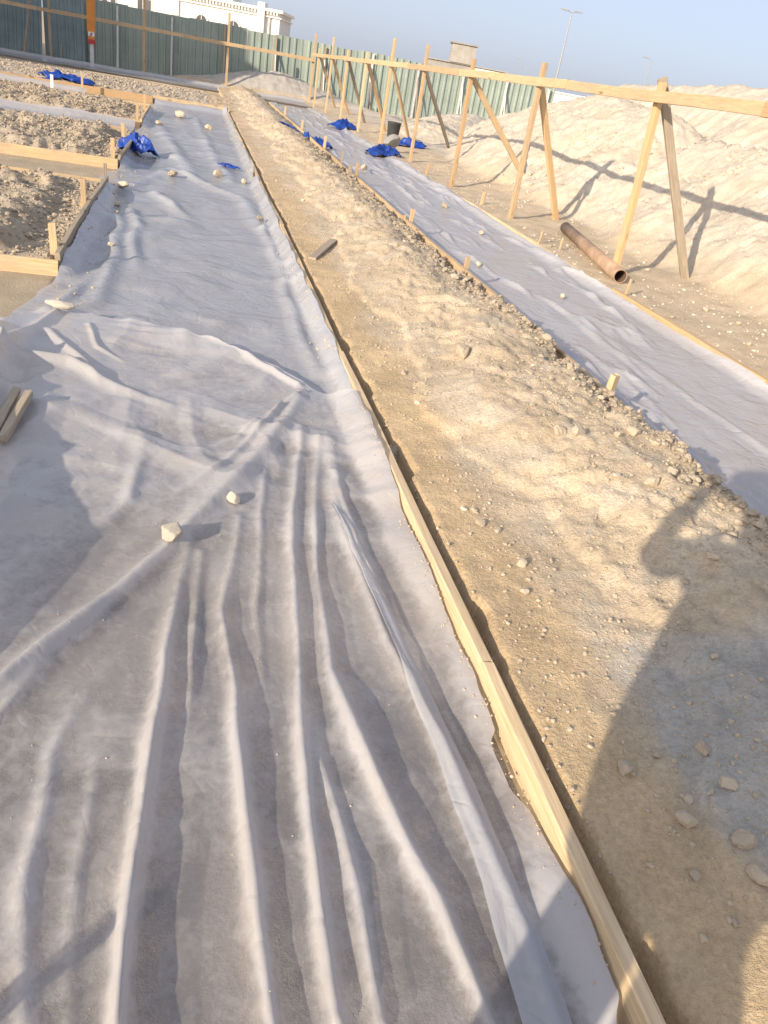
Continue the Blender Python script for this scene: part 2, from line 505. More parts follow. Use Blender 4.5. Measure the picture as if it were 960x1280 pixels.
gx = np.concatenate([-axis([(9, 600, 0.5, 60)])[::-1], axis([(-9, -2.2, 0.12, 0.04), (-2.2, -0.8, 0.03, 0.025), (-0.8, 0.9, 0.035, 0.025), (0.9, 2.7, 0.016, 0.016), (2.7, 4.1, 0.06, 0.04), (4.1, 8.6, 0.03, 0.04), (8.6, 16, 0.06, 0.3), (16, 600, 0.4, 60)])[0:]])
gx = np.unique(np.round(gx, 4))
gy = axis([(-200, -4, 30, 0.5), (-4, 0.4, 0.3, 0.03), (0.4, 4, 0.015, 0.02), (4, 10, 0.022, 0.045), (10, 24, 0.045, 0.09), (24, 38, 0.09, 0.15), (38, 900, 0.3, 60)])
GX, GY = np.meshgrid(gx, gy)
GZ = ground_z(GX, GY)
me = mesh_np('ground', np.stack([GX, GY, GZ], -1).reshape(-1, 3), grid_quads(len(gy), len(gx)))
# soil colours (what the soils themselves are): beige sand, yellower trimmed face, pale lime heaps, grey-brown dug soil
col = np.empty(GX.shape + (3,)); col[:] = (0.53, 0.415, 0.285)
def lay(cval, m):
    global col
    m = np.clip(m, 0, 1)[..., None]; col = col * (1 - m) + np.array(cval) * m
nz = fbm(GX, GY, 1.7, 4, s=12); nz3 = fbm(GX, GY, 2.6, 4, s=33); nz2 = fbm(GX, GY, 6.0, 4, s=21)
inmid = (GX > 0.93) & (GX < 2.5) & (GY < 31)
lay((0.585, 0.48, 0.35), inmid * sst(1.10, 1.35, GX + 0.14 * nz) * 0.9)
lay((0.61, 0.53, 0.42), 0.7 * inmid * sst(1.15, 1.4, GX + 0.1 * nz) * sst(0.05, 0.45, nz2 + 0.4 * nz))
lay((0.57, 0.435, 0.275), inmid * (1 - sst(1.10, 1.28, GX + 0.14 * nz - 0.02)) * (1 - sst(8, 14, GY)))
lay((0.47, 0.455, 0.42), inmid * sst(0.0, 0.5, 1.1 - np.hypot((GX - 1.6) / 0.45, (GY - 1.15) / 0.6) + 0.8 * nz3) * 0.9)
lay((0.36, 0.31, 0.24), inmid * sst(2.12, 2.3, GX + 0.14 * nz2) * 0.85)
lay((0.58, 0.475, 0.345), (GX > 4.15) * (GX < 6.5))
lay((0.60, 0.535, 0.445), sst(5.5, 6.3, GX + 0.25 * nz) * (GY < 40))
lay((0.57, 0.48, 0.37), sst(5.6, 6.4, GX) * sst(0.1, 0.6, nz) * 0.8)
lay((0.47, 0.40, 0.31), (GX < -0.86) * (GY > 4.3) * (GY < 22) * sst(-0.05, 0.12, GZ))
lay((0.43, 0.36, 0.275), (GX < -0.86) * (GY > 4.3) * (GY < 22) * sst(-0.05, 0.12, GZ) * sst(0.0, 0.4, nz2))
lay((0.46, 0.38, 0.28), (GX < -0.86) * (GY > 4) * (GY < 16.5) * (GZ < 0.02))
lay((0.45, 0.395, 0.325), sst(22.5, 23.5, GY) * (GY < 31) * (GX < 0.5))
lay((0.45, 0.42, 0.38), sst(0.15, 0.3, GZ) * (GY > 33.5) * (GX > -3) * (GX < 9))
trench = ((GX > -0.88) & (GX < 0.93) & (GY < 22.3))
lay((0.40, 0.34, 0.29), trench * 0.95)
lay((0.26, 0.22, 0.185), trench * sst(-0.05, 0.35, fbm(GX, GY, 3.2, 4, s=77)))
lay((0.55, 0.49, 0.43), trench * sst(0.15, 0.45, fbm(GX, GY, 4.5, 4, s=97)))
lay((0.42, 0.38, 0.34), ((GX > 2.47) & (GX < 4.2) & (GY < 31)) * 0.9)
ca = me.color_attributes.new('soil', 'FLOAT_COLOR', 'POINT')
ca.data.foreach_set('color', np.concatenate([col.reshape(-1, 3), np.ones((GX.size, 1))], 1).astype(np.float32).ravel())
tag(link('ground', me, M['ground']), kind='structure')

# ------------------------------------------------------------------ polythene sheets
def sheet(name, xl, xr, y0, y1, zf, step, mat, label, group=None, swap=False):
    """a sheet laid between xl(y) and xr(y), y0(s) .. y1(s) across; zf gives its height"""
    ymax = max(float(np.max(y1(np.linspace(0, 1, 50)))), 0); ymin = float(np.min(y0(np.linspace(0, 1, 50))))
    wx = float(np.mean(xr(np.array([ymin, ymax])) - xl(np.array([ymin, ymax]))))
    ns = int(wx / step); nt = int((ymax - ymin) / step) if not isinstance(step, tuple) else 1
    s = np.linspace(0, 1, ns)[None, :]; t = np.linspace(0, 1, nt)[:, None]
    t = t if ymax - ymin < 8 else t ** 1.5
    Y = y0(s) + (y1(s) - y0(s)) * t
    Xs = xl(Y) + (xr(Y) - xl(Y)) * s
    Z = zf(Xs, Y)
    me = mesh_np(name, np.stack([Xs, Y, Z], -1).reshape(-1, 3), grid_quads(nt, ns))
    la = me.attributes.new('lift', 'FLOAT', 'POINT')
    la.data.foreach_set('value', np.clip((Z - left_rise(Xs, Y) - 0.03) / 0.035, 0, 1).astype(np.float32).ravel())
    return tag(link(name, me, mat), label, 'plastic sheet', group)

def pxl(*pts): return [gp(*p) for p in pts]

FOLDS = [  # centre lines of the folds read from the photograph, height at each point, half width
    (pxl((235, 690), (205, 830), (172, 1050), (158, 1280), (150, 1500)), [0.010, 0.032, 0.040, 0.042, 0.04], 0.026),
    (pxl((300, 660), (275, 770), (293, 880), (315, 1080), (345, 1280), (380, 1500)), [0.006, 0.024, 0.030, 0.034, 0.036, 0.03], 0.024),
    (pxl((372, 545), (362, 700), (370, 860), (388, 1050), (425, 1280)), [0.012, 0.026, 0.034, 0.034, 0.03], 0.024),
    (pxl((392, 560), (392, 720), (410, 850), (470, 990), (545, 1130), (610, 1290)), [0.010, 0.022, 0.030, 0.034, 0.034, 0.03], 0.026),
    (pxl((330, 600), (318, 760), (330, 900)), [0.006, 0.014, 0.0], 0.018),
    (pxl((250, 700), (240, 830), (230, 960)), [0.010, 0.016, 0.0], 0.02),
    (pxl((385, 870), (400, 960), (450, 1120), (480, 1280)), [0.0, 0.016, 0.020, 0.02], 0.02),
    (pxl((-60, 905), (0, 868), (120, 772), (200, 705), (300, 610), (375, 510)), [0.036, 0.038, 0.036, 0.034, 0.03, 0.026], 0.045),
    (pxl((160, 745), (60, 830), (0, 900), (-60, 960)), [0.0, 0.012, 0.016, 0.016], 0.03),
    (pxl((400, 560), (430, 690), (490, 830), (570, 990), (650, 1180), (690, 1300)), [0.01, 0.022, 0.024, 0.026, 0.026, 0.026], 0.04),
    (pxl((415, 600), (450, 700), (520, 840)), [0.014, 0.016, 0.0], 0.022),
    (pxl((350, 520), (270, 600), (205, 640)), [0.024, 0.012, 0.0], 0.026),
    (pxl((380, 500), (290, 560), (230, 585)), [0.022, 0.012, 0.0], 0.03),
    (pxl((85, 402), (180, 412), (290, 446), (372, 492)), [0.014, 0.016, 0.020, 0.020], 0.03),
    (pxl((10, 462), (90, 470), (150, 500), (215, 520)), [0.05, 0.034, 0.02, 0.008], 0.045),
    (pxl((60, 430), (110, 470), (130, 500)), [0.02, 0.02, 0.0], 0.03),
    (pxl((70, 408), (30, 440), (0, 470)), [0.03, 0.03, 0.03], 0.03),
    (pxl((100, 690), (160, 640), (180, 560), (160, 520)), [0.0, 0.016, 0.012, 0.0], 0.04),
    (pxl((110, 420), (125, 450), (160, 465)), [0.012, 0.016, 0.0], 0.02),
    (pxl((40, 1280), (30, 1120), (60, 960), (110, 860)), [0.012, 0.014, 0.012, 0.0], 0.03),
    (pxl((95, 1280), (95, 1100), (120, 930)), [0.006, 0.010, 0.0], 0.02),
]

def crease(X, Y, f, n, sd, warp=0.12):
    """sharp straight creases of stiff film: folded plane waves, each alive only in patches"""
    r = np.random.default_rng(sd); z = 0.0
    for i in range(n):
        a = r.random() * math.pi; fi = f * (0.6 + 0.9 * r.random()); p = r.random() * 9
        q = (X * math.cos(a) + Y * math.sin(a) + warp * fbm(X, Y, 1.4, 2, s=sd + i * 3.3)) * fi + p
        tri = np.abs(q - np.floor(q) - 0.5) * 2
        z = z + np.maximum(tri - 0.55, 0) / 0.45 * sst(0.0, 0.45, fbm(X, Y, 1.5, 2, s=sd * 1.3 + i * 7.7)) / fi
    return z

def left_rise(X, Y):
    return left_h(Y) * (1 - sst(-0.94, -0.74, X))

def z_near(X, Y):
    wx = X + 0.022 * fbm(X, Y, 1.6, 3, s=1.1); wy = Y + 0.03 * fbm(X, Y, 1.6, 3, s=7.1)
    z = 0.010 + 0.016 * (fbm(X, Y, 1.5, 3, s=3) + 0.3)
    for pts, hs, w in FOLDS:
        d, h = polydist(wx, wy, pts, hs)
        side = 1.0 + 0.4 * fbm(X, Y, 1.7, 2, s=len(pts) * 3.1 + w * 100)
        z = z + 1.15 * h * np.exp(-(d / (w * 0.84 * side)) ** 1.8) * (1 + 0.14 * fbm(X, Y, 3.0, 2, s=w * 50))
    # fine pleats fanning from the pulled corner
    ax, ay = 0.72, 4.15
    r = np.hypot(X - ax, Y - ay); ph = np.arctan2(X - ax, ay - Y)
    fan = fbm(ph * 14 + 0.5 * fbm(X, Y, 3, 2), r * 0.7, 1.0, 3, s=9)
    m = sst(0.1, 0.5, r) * (1 - sst(3.9, 4.3, Y)) * sst(-0.95, -0.2, X - 0.15 * (Y - 2.4))
    z = z + 0.008 * fan * m * (0.5 + 0.5 * sst(3.6, 1.5, Y))
    # crumples in the flatter upper part
    z = z + (0.010 * fbm(X, Y, 3.0, 3, s=31) + 0.035 * crease(X, Y, 2.4, 6, 5)) * sst(2.0, 2.9, Y) + 0.006 * crease(X, Y, 4.0, 5, 8) + 0.0012 * fbm(X, Y, 14, 2, s=5)
    # rises at the board, and over the block on the left
    z = z + (0.058 * (0.75 + 0.5 * fbm(0 * X, Y, 2.5, 2, s=3)) + 0.04 * sst(2.6, 3.4, Y)) * sst(0.76, 0.90, X) + left_rise(X, Y)
    z = z + 0.012 + 0.014 * sst(2.1, 3.0, Y + 0.5 * X) + 0.012 * sst(3.6, 4.2, Y) + 0.022 * (1 - sst(-0.7, -0.15, X)) * sst(1.4, 2.2, Y)
    return np.maximum(z, 0.004)

def seam(s):
    x = -1.25 + 2.12 * np.asarray(s)
    y = np.interp(x, [-1.25, -0.95, -0.72, -0.30, 0.15, 0.45, 0.66, 0.9], [4.28, 4.45, 4.84, 4.72, 4.49, 4.22, 3.93, 3.70])
    return y + 0.02 * fbm(x, 0 * x, 9.0, 3)

edge_n = lambda Y: 0.893 + 0.008 * fbm(0 * Y, Y, 9.0, 4, s=4) - 0.03 * sst(0.3, 0.6, fbm(0 * Y, Y, 2.6, 2, s=8.2)) * (1 - sst(3.2, 3.6, Y)) + 0.012 * sst(2.6, 3.4, Y)
near_sheet = sheet('plastic_sheet', lambda Y: np.full(np.shape(Y), -1.25) + 0.0 * Y, edge_n, lambda s: np.full(np.shape(s), -1.3), seam, z_near, 0.0095, M['sheet_a'],
      'dusty milky plastic sheet pulled into long folds, held by two pale stones')

def z_far(X, Y):
    z = 0.004 + 0.012 * (fbm(X, Y, 1.2, 3, s=41) + 0.3)
    z = z * sst(3.3, 5.0, Y)
    wx, wy = X + 0.15 * fbm(X, Y, 1.2, 2, s=2), Y + 0.2 * fbm(X, Y, 1.1, 2, s=5)
    z = z + 0.014 * crease(X, Y, 1.0, 6, 21, 0.25) + 0.010 * crease(X, Y, 3.4, 5, 31) + 0.0015 * fbm(X, Y, 12, 2, s=6)
    z = z * (0.25 + 0.75 * sst(3.9, 5.2, Y))
    for pts, hs, w in FAR_FOLDS:
        d, h = polydist(wx * 0.3 + X * 0.7, wy * 0.3 + Y * 0.7, pts, hs)
        z = z + h * np.exp(-(d / w) ** 2)
    z = z + 0.105 * sst(0.80, 0.905, X) * sst(3.2, 4.1, Y)
    inb = np.zeros(np.shape(Y))
    for a, b in BAYS: inb = np.maximum(inb, sst(a - 0.3, a + 0.1, Y) * (1 - sst(b - 0.3, b + 0.1, Y)))
    z = z + 0.10 * inb * (1 - sst(-0.86, -0.66, X))
    z = z + 0.10 * sst(21.7, 22.3, Y)
    return np.maximum(z, 0.003)

# the doubled-over strip of film lying along the board
hc = np.array(pxl((412, 640), (440, 700), (490, 800), (552, 950), (610, 1100), (672, 1280), (715, 1420)))
hw = np.array([0.003, 0.014, 0.024, 0.034, 0.044, 0.052, 0.055])
tt = np.linspace(0, 6, 220); HX = np.interp(tt, range(7), hc[:, 0]); HY = np.interp(tt, range(7), hc[:, 1]); HW = np.interp(tt, range(7), hw)
sg = np.linspace(-1, 1, 17)[None, :]
XX = HX[:, None] + sg * (HW[:, None] + 0.005 * fbm(HY[:, None], 0 * sg, 6.0, 3)); YY = HY[:, None] + sg * 0.01
ZZ = z_near(XX, YY); ZZ = np.maximum(ZZ, ZZ.mean(1, keepdims=True)) + 0.006 + 0.014 * (1 - sg ** 2) * sst(0, 1, tt)[:, None] + 0.006 * sst(-0.5, -1, sg)
hem = link('folded_hem', mesh_np('folded_hem', np.stack([XX, YY, ZZ], -1).reshape(-1, 3), grid_quads(220, 17)), M['sheet_b'], near_sheet)

FAR_FOLDS = [
    (pxl((150, 240), (215, 215), (300, 250), (330, 290)), [0.02, 0.04, 0.04, 0.03], 0.10),
    (pxl((145, 275), (150, 320), (120, 380), (70, 395)), [0.03, 0.035, 0.03, 0.02], 0.06),
    (pxl((165, 265), (172, 320), (178, 345)), [0.03, 0.035, 0.0], 0.05),
    (pxl((195, 245), (215, 262), (245, 280)), [0.03, 0.045, 0.0], 0.07),
    (pxl((330, 290), (350, 340), (375, 420), (400, 470)), [0.04, 0.03, 0.03, 0.03], 0.05),
    (pxl((200, 160), (225, 200), (240, 225)), [0.03, 0.05, 0.03], 0.12),
    (pxl((60, 392), (95, 370), (135, 330)), [0.03, 0.03, 0.0], 0.04),
    (pxl((245, 150), (262, 190), (290, 230)), [0.03, 0.03, 0.03], 0.1),
]
def left_f(Y):
    x = np.full(np.shape(Y), -0.84)
    for a, b in ((4.0, 5.75), (9.55, 10.95), (14.8, 16.2)):
        x = x - (0.10 + 0.10 * fbm(0 * Y, Y, 1.6, 3, s=a)) * sst(a - 0.2, a + 0.4, Y) * (1 - sst(b - 0.5, b, Y))
    return x + 0.015 * fbm(0 * Y, Y, 5.0, 3, s=14)
right_f = lambda Y: 0.908 + 0.016 * fbm(0 * Y, Y, 3.0, 4, s=17) - 0.06 * sst(0.2, 0.5, fbm(0 * Y, Y, 0.7, 2, s=19)) * sst(9, 12, Y)
sheet('plastic_sheet', left_f, right_f, lambda s: 3.2 + 1.0 * np.abs(np.asarray(s) - 1.0), lambda s: 22.5 + 0.15 * fbm(np.asarray(s) * 3, 0 * np.asarray(s), 2.0, 3), z_far, 0.024, M['sheet_b'],
      'long pale plastic sheet lining the wide trench up to the sand bank')

def z_right(X, Y):
    wx = X + 0.10 * fbm(X, Y, 0.9, 3, s=61) + 0.06 * Y; wy = Y
    st = ridged(wx * 3.4 - wy * 0.25, wy * 0.45, 1.0, 3, s=62)
    z = 0.006 + 0.014 * (fbm(X, Y, 1.3, 3, s=63) + 0.3) + 0.085 * np.maximum(st - 0.3, 0) ** 1.4 + 0.008 * crease(X, Y, 2.4, 5, 41, 0.2) + 0.003 * fbm(wx * 3, wy, 3.0, 2, s=64)
    d, h = polydist(X + 0.03 * fbm(X, Y, 2, 2), Y, [(2.66, 2.2), (2.72, 3.6), (2.66, 5.2), (2.72, 7.5), (2.65, 11)], [0.05, 0.045, 0.035, 0.03, 0.03])
    z = z + h * np.exp(-(d / 0.035) ** 2)
    z = z + 0.075 * (1 - sst(2.50, 2.60, X)) + 0.05 * sst(4.08, 4.22, X)
    return np.maximum(z, 0.003)
sheet('plastic_sheet', lambda Y: 2.495 + 0.01 * fbm(0 * Y, Y, 5.0, 3, s=71), lambda Y: 4.205 + 0.05 * fbm(0 * Y, Y, 1.1, 4, s=72) * sst(6.5, 8, Y) + 0.08 * sst(9, 12, Y), lambda s: np.full(np.shape(s), 1.2), lambda s: np.full(np.shape(s), 31.2),
      z_right, 0.022, M['sheet_c'], 'narrow plastic sheet with streaky creases beside the timber rail and pale heap')

def cross_sheet(x0, x1, y0, y1, label, s0, dz=0.02):
    nx, ny = int((x1 - x0) / 0.07), int((y1 - y0) / 0.07)
    X, Y = np.meshgrid(np.linspace(x0, x1, nx), np.linspace(y0, y1, ny))
    Y = Y + 0.06 * fbm(X, 0 * Y, 1.3, 3, s=s0) * np.where(Y > (y0 + y1) / 2, 1, 0.3)
    Z = dz + 0.03 * (fbm(X, Y, 1.2, 4, s=s0) + 0.4) + 0.03 * np.maximum(ridged(X, Y * 1.5, 1.3, 2, s=s0) - 0.5, 0)
    Z = Z + 0.10 * sst(y1 - 0.25, y1, Y) + 0.03 * (1 - sst(y0, y0 + 0.2, Y))
    tag(link('plastic_sheet', mesh_np('plastic_sheet', np.stack([X, Y, Z], -1).reshape(-1, 3), grid_quads(ny, nx)), M['sheet_b']), label, 'plastic sheet')
cross_sheet(-15, 4.35, 31.3, 34.1, 'shaded plastic sheet in the far cross trench along the green fence', 81, 0.045)
cross_sheet(-9, -0.95, 14.85, 16.15, 'plastic sheet in the side trench between two grey soil heaps', 82)
cross_sheet(-9, -2.4, 20.2, 21.9, 'plastic sheet in the side trench below the long blue scrap', 83)

# ------------------------------------------------------------------ timber boards of the formwork
seed = [0]
def board(p, q, w, h, mat, label, group=None, name='formwork_board', roll=0.0):
    seed[0] += 1
    L = (Vector(q) - Vector(p)).length
    o = link(name, timber(name, L, w, h, seed[0]), M[mat])
    aim(o, p, q, roll)
    return tag(o, label, 'board', group)

# board on the right of the wide strip
zb = 0.045
LB = [(-1.4, 1.62), (1.625, 4.4), (4.405, 8.1), (8.12, 11.9), (11.91, 15.6), (15.62, 19.0), (19.02, 22.4)]
LBL = ['bare pale board along the folded sheet, crossed by the shadow of a person',
       'bare pale board along the folded sheet, passing the dark clod in the gap',
       'board under the overlapping sheet edge just past the pulled sheet corner',
       'board along the sand ridge beside the stone on the sheet edge', 'board edging the wide trench by the small blue strip',
       'board edging the far part of the wide trench', 'last board edging the wide trench before the sand bank']
for i, (a, b) in enumerate(LB):
    dx = [0.0, 0.004, -0.004, 0.004, -0.003, 0.003, 0.0][i]
    board((0.928 + dx, a, zb + 0.004 * (i % 2)), (0.928 - dx, b, zb + 0.004 * ((i + 1) % 2)), 0.040, 0.13, 'wood_dusty', LBL[i], 'boards between wide trench and sand ridge')
# left board of the right strip
RB = [(1.0, 4.3), (4.32, 8.2), (8.22, 12.0), (12.02, 16.0), (16.02, 20.0), (20.02, 24.0), (24.02, 28.0)]
RBL = ['board mostly buried by crumbled soil beside the stake stub', 'yellow board along the crest of the sand ridge with a single stake', 'yellow board with the paired stakes along the sand ridge',
       'yellow board below the blue scrap by the sand ridge', 'far board between sand ridge and narrow sheet by the blue scrap', 'distant board between sand ridge and narrow sheet', 'most distant board between sand ridge and narrow sheet']
for i, (a, b) in enumerate(RB):
    board((2.462 + 0.006 * (i % 2), a, 0.085), (2.466, b, 0.085 - 0.004 * (i % 2)), 0.04, 0.20, 'wood' if i else 'wood_dusty', RBL[i], 'boards between sand ridge and narrow sheet')
# right board of the right strip
board((4.245, 1.0, 0.035), (4.235, 4.6, 0.03), 0.05, 0.13, 'wood_orange', 'orange board half sunk in sand below the pale heap, outside the rail end', None)
board((4.235, 4.61, 0.03), (4.25, 7.15, 0.02), 0.05, 0.13, 'wood_orange', 'orange board half sunk in sand beside the narrow sheet and steel pipe', None)
board((4.27, 9.3, 0.03), (4.30, 12.6, 0.02), 0.05, 0.10, 'wood_dusty', 'sand covered board past the steel pipe beside the narrow sheet', None)
# boards of the bays on the left
board((-6.2, 5.86, 0.035), (-0.86, 5.80, 0.035), 0.04, 0.15, 'wood', 'pale board holding the dark soil heap, facing the folded sheet')
board((-0.868, 5.83, 0.06), (-0.858, 9.40, 0.06), 0.04, 0.19, 'wood_grey', 'weathered board shading the sheet, edging the dark soil heap')
board((-6.2, 9.50, 0.02), (-0.92, 9.50, 0.02), 0.04, 0.15, 'wood', 'board at the back of the dark soil heap, along the bare side trench')
board((-7.2, 11.02, 0.04), (-0.86, 10.98, 0.04), 0.04, 0.16, 'wood', 'pale board with a grey heap behind it, across from the bare side trench')
board((-0.86, 11.0, 0.09), (-0.80, 12.6, 0.12), 0.035, 0.16, 'wood_grey', 'short grey board leaning beside the blue bundle', roll=0.25)
board((-8, 14.76, 0.03), (-1.0, 14.76, 0.03), 0.04, 0.17, 'wood', 'board behind the grey heap, on the sheeted side trench')
board((-9, 16.25, 0.04), (-0.88, 16.22, 0.04), 0.04, 0.17, 'wood', 'board beyond the sheeted side trench, before the farther soil heap')
board((-0.87, 16.3, 0.06), (-0.86, 19.9, 0.06), 0.04, 0.17, 'wood_dusty', 'board edging the farther soil heap beside the wide sheet')
board((-7.5, 20.05, 0.05), (-0.85, 20.05, 0.05), 0.04, 0.17, 'wood', 'board at the back of the farther soil heap')
board((-5.2, 22.15, 0.06), (-0.9, 22.3, 0.06), 0.05, 0.2, 'wood_orange', 'orange board lying before the sand bank near the blue scrap')
board((-0.9, 22.42, 0.08), (0.95, 22.42, 0.08), 0.04, 0.2, 'wood_dusty', 'board closing the far end of the wide trench')
board((-10, 31.2, -0.05), (2.4, 31.2, -0.05), 0.04, 0.16, 'wood_grey', 'grey board along the sand bank at the far cross trench')

# ------------------------------------------------------------------ stakes
def stake(x, y, z0, z1, w, label, mat='wood', lean=(0, 0), group=None, rz=0.0, t=0.028):
    seed[0] += 1
    L = z1 - z0
    o = link('wooden_stake', timber('wooden_stake', L, w, t, seed[0], 0.001, 0.002, 3), M[mat])
    d = Vector((lean[0], lean[1], 1.0)).normalized() * L
    aim(o, (x, y, z0), (x + d.x, y + d.y, z0 + d.z), rz)
    return tag(o, label, 'stake', group)
stake(2.505, 3.92, -0.05, 0.27, 0.05, 'short stake stub standing in the crumbled soil edge', 'wood', (0.03, 0.0), rz=0.5, t=0.04)
stake(2.515, 6.85, -0.05, 0.27, 0.045, 'single pointed stake against the yellow board of the sand ridge', 'wood', (0.0, 0.02))
stake(2.515, 9.05, -0.05, 0.30, 0.045, 'taller of two orange stakes side by side on the sand ridge board', 'wood_orange', (0.05, 0.0))
stake(2.43, 9.02, -0.05, 0.22, 0.06, 'shorter of two orange stakes side by side on the sand ridge board', 'wood_orange', (-0.02, 0.05))
stake(2.515, 12.6, -0.05, 0.34, 0.045, 'orange stake beside a thin brown one past the blue scrap', 'wood_orange', (0.04, 0))
stake(2.42, 12.55, -0.05, 0.30, 0.05, 'thin brown stake beside an orange stake past the blue scrap', 'wood_grey', (-0.03, 0))
stake(2.515, 13.95, -0.05, 0.36, 0.035, 'dark thin stake on the ridge board near the blue scrap', 'wood_grey', (0.0, 0))
stake(2.515, 16.0, -0.05, 0.38, 0.05, 'pale stake standing right by the blue scrap on the ridge', 'wood', (0.02, 0))
stake(2.52, 19.6, -0.05, 0.36, 0.05, 'far pale stake on the ridge board beyond the blue scrap', 'wood', (0.0, 0))
stake(2.52, 23.5, -0.05, 0.36, 0.05, 'farthest stake on the ridge board toward the fence', 'wood', (0.0, 0))
stake(4.33, 7.05, -0.03, 0.22, 0.025, 'thin pale peg by the open end of the steel pipe', 'wood', (0.12, 0.05), t=0.02)
stake(4.31, 9.35, -0.03, 0.22, 0.02, 'thin pale peg at the narrow sheet near the pipe top', 'wood', (0.16, 0.1), t=0.018)
stake(4.50, 9.1, -0.03, 0.2, 0.02, 'second thin peg in the sand beside the pipe', 'wood_dusty', (0.08, 0.1), t=0.018)
stake(4.50, 12.2, -0.03, 0.24, 0.04, 'small pale peg at the sheet edge between rail posts', 'wood', (0.05, 0))
stake(4.42, 15.3, -0.03, 0.24, 0.04, 'short orange peg at the far sheet edge under the rail', 'wood_orange', (0.05, 0))
stake(-0.915, 6.05, -0.05, 0.30, 0.05, 'pale stake at the corner of the dark soil heap', 'wood', (-0.02, 0.0))
stake(-0.915, 7.85, -0.05, 0.34, 0.045, 'pale stake standing midway along the weathered board', 'wood', (0.0, 0.02))
stake(-0.93, 11.12, -0.05, 0.34, 0.05, 'pale stake at the corner of the grey heap by the blue bundle', 'wood', (0.0, 0))
stake(-0.92, 12.9, -0.05, 0.36, 0.05, 'stake standing between grey heap and blue bundle', 'wood', (-0.03, 0))
stake(-0.89, 9.62, -0.05, 0.24, 0.035, 'rusty thin stake at the mouth of the bare side trench', 'wood_grey', (0.0, 0))
stake(-0.93, 16.35, -0.05, 0.38, 0.05, 'stake at the corner of the farther soil heap', 'wood', (0.0, 0))
stake(-0.93, 19.0, -0.05, 0.38, 0.05, 'orange stake at the end of the farther soil heap', 'wood_orange', (0.0, 0))
stake(-2.9, 20.0, -0.02, 0.40, 0.06, 'whitish stake standing in front of the long blue scrap', 'whitep', (0.0, 0))
stake(-2.5, 21.9, -0.02, 0.4, 0.05, 'short whitish peg near the long blue scrap', 'wood', (0.0, 0))
stake(-0.98, 0.28, -0.05, 0.46, 0.045, 'stake outside the folded sheet, casting a narrow shadow on it', 'wood', (0, 0))

# ------------------------------------------------------------------ timber rails on posts
def part_timber(name, p, q, w, h, mat, parent, roll=0.0):
    seed[0] += 1
    o = link(name, timber(name, (Vector(q) - Vector(p)).length, w, h, seed[0], 0.006), M[mat], parent)
    o.parent = parent
    aim(o, Vector(p) - parent.location, Vector(q) - parent.location, roll)
    return o

rail = empty('timber_setting_out_rail', (4.6, 8.0, 0))
tag(rail, 'long timber rail on posts with slanting braces beside the pale heap', 'timber rail')
beam_y = [1.9, 6.05, 10.2, 14.5, 18.6, 22.7, 26.8, 30.9, 34.4]
BX = 4.54
def beam_z(y): return 1.835 - 0.004 * max(0, y - 8)
for i in range(len(beam_y) - 1):
    a, b = beam_y[i] - 0.12, beam_y[i + 1] + 0.12
    off = 0.052 * (i % 2)
    part_timber('beam', (BX - 0.022 + off * 0.0, a, beam_z(a) + 0.002 * i), (BX - 0.022, b if i % 2 == 0 else b - 0.245, beam_z(b)), 0.045, 0.105, 'wood' if i % 3 else 'wood_orange', rail) if i % 2 == 0 else \
        part_timber('beam', (BX - 0.022, a + 0.245, beam_z(a)), (BX - 0.022, b - 0.245, beam_z(b)), 0.045, 0.105, 'wood', rail)
posts = [(1.9, 0), (4.95, 0), (8.0, 0), (11.09, 0), (14.15, 0), (17.26, 0), (20.35, 0), (23.4, 0), (26.5, 0), (29.6, 0), (32.7, 0)]
for i, (y, _) in enumerate(posts):
    px_ = BX + 0.03
    zt = 2.02 + 0.06 * math.sin(i * 2.3) + (0.24 if i in (5, 6) else 0) + (0.25 if i == 9 else 0)
    if y == 8.0: px_ = BX + 0.035
    z0 = gz(px_, y) - 0.12
    part_timber('post', (px_ + (0.10 if y == 8.0 else 0.0), y - 0.03, z0), (px_ + (0.02 if y == 8 else 0.0), y, zt), 0.06, 0.085, 'wood' if i % 2 else 'wood_orange', rail)
    bx = {8.0: (5.66, 8.02), 11.09: (5.50, 11.42), 14.15: pix(656, 217)[:2], 17.26: gp(562, 188, 0.08), 20.35: gp(513, 180, 0.06)}.get(y, (5.5, y + 0.5))
    zb_ = gz(*bx) - 0.08
    part_timber('brace', (bx[0], bx[1], zb_), (px_ + 0.04, y + 0.085, 1.78 if y != 8.0 else 2.0), 0.05, 0.09, 'wood_grey' if i % 3 == 2 else ('wood_orange' if i % 2 else 'wood'), rail)

rail2 = empty('timber_setting_out_rail', (0, 34.7, 0))
tag(rail2, 'thin timber rail on tall brown posts in front of the green fence', 'timber rail')
for (a, b) in ((-10.5, -5.4), (-5.38, -0.3), (-0.28, 4.7)):
    part_timber('beam', (a, 34.55, 1.56), (b, 34.55, 1.56), 0.05, 0.12, 'wood', rail2)
for x, t_, w, mt in ((-8.6, 2.4, 0.09, 'wood_orange'), (-5.0, 2.2, 0.16, 'wood_grey'), (-1.72, 2.75, 0.15, 'wood_orange'), (1.34, 2.58, 0.085, 'wood'), (4.65, 2.45, 0.09, 'wood')):
    part_timber('post', (x, 34.66, gz(x, 34.66) - 0.1), (x, 34.66, t_), 0.09, w, mt, rail2)

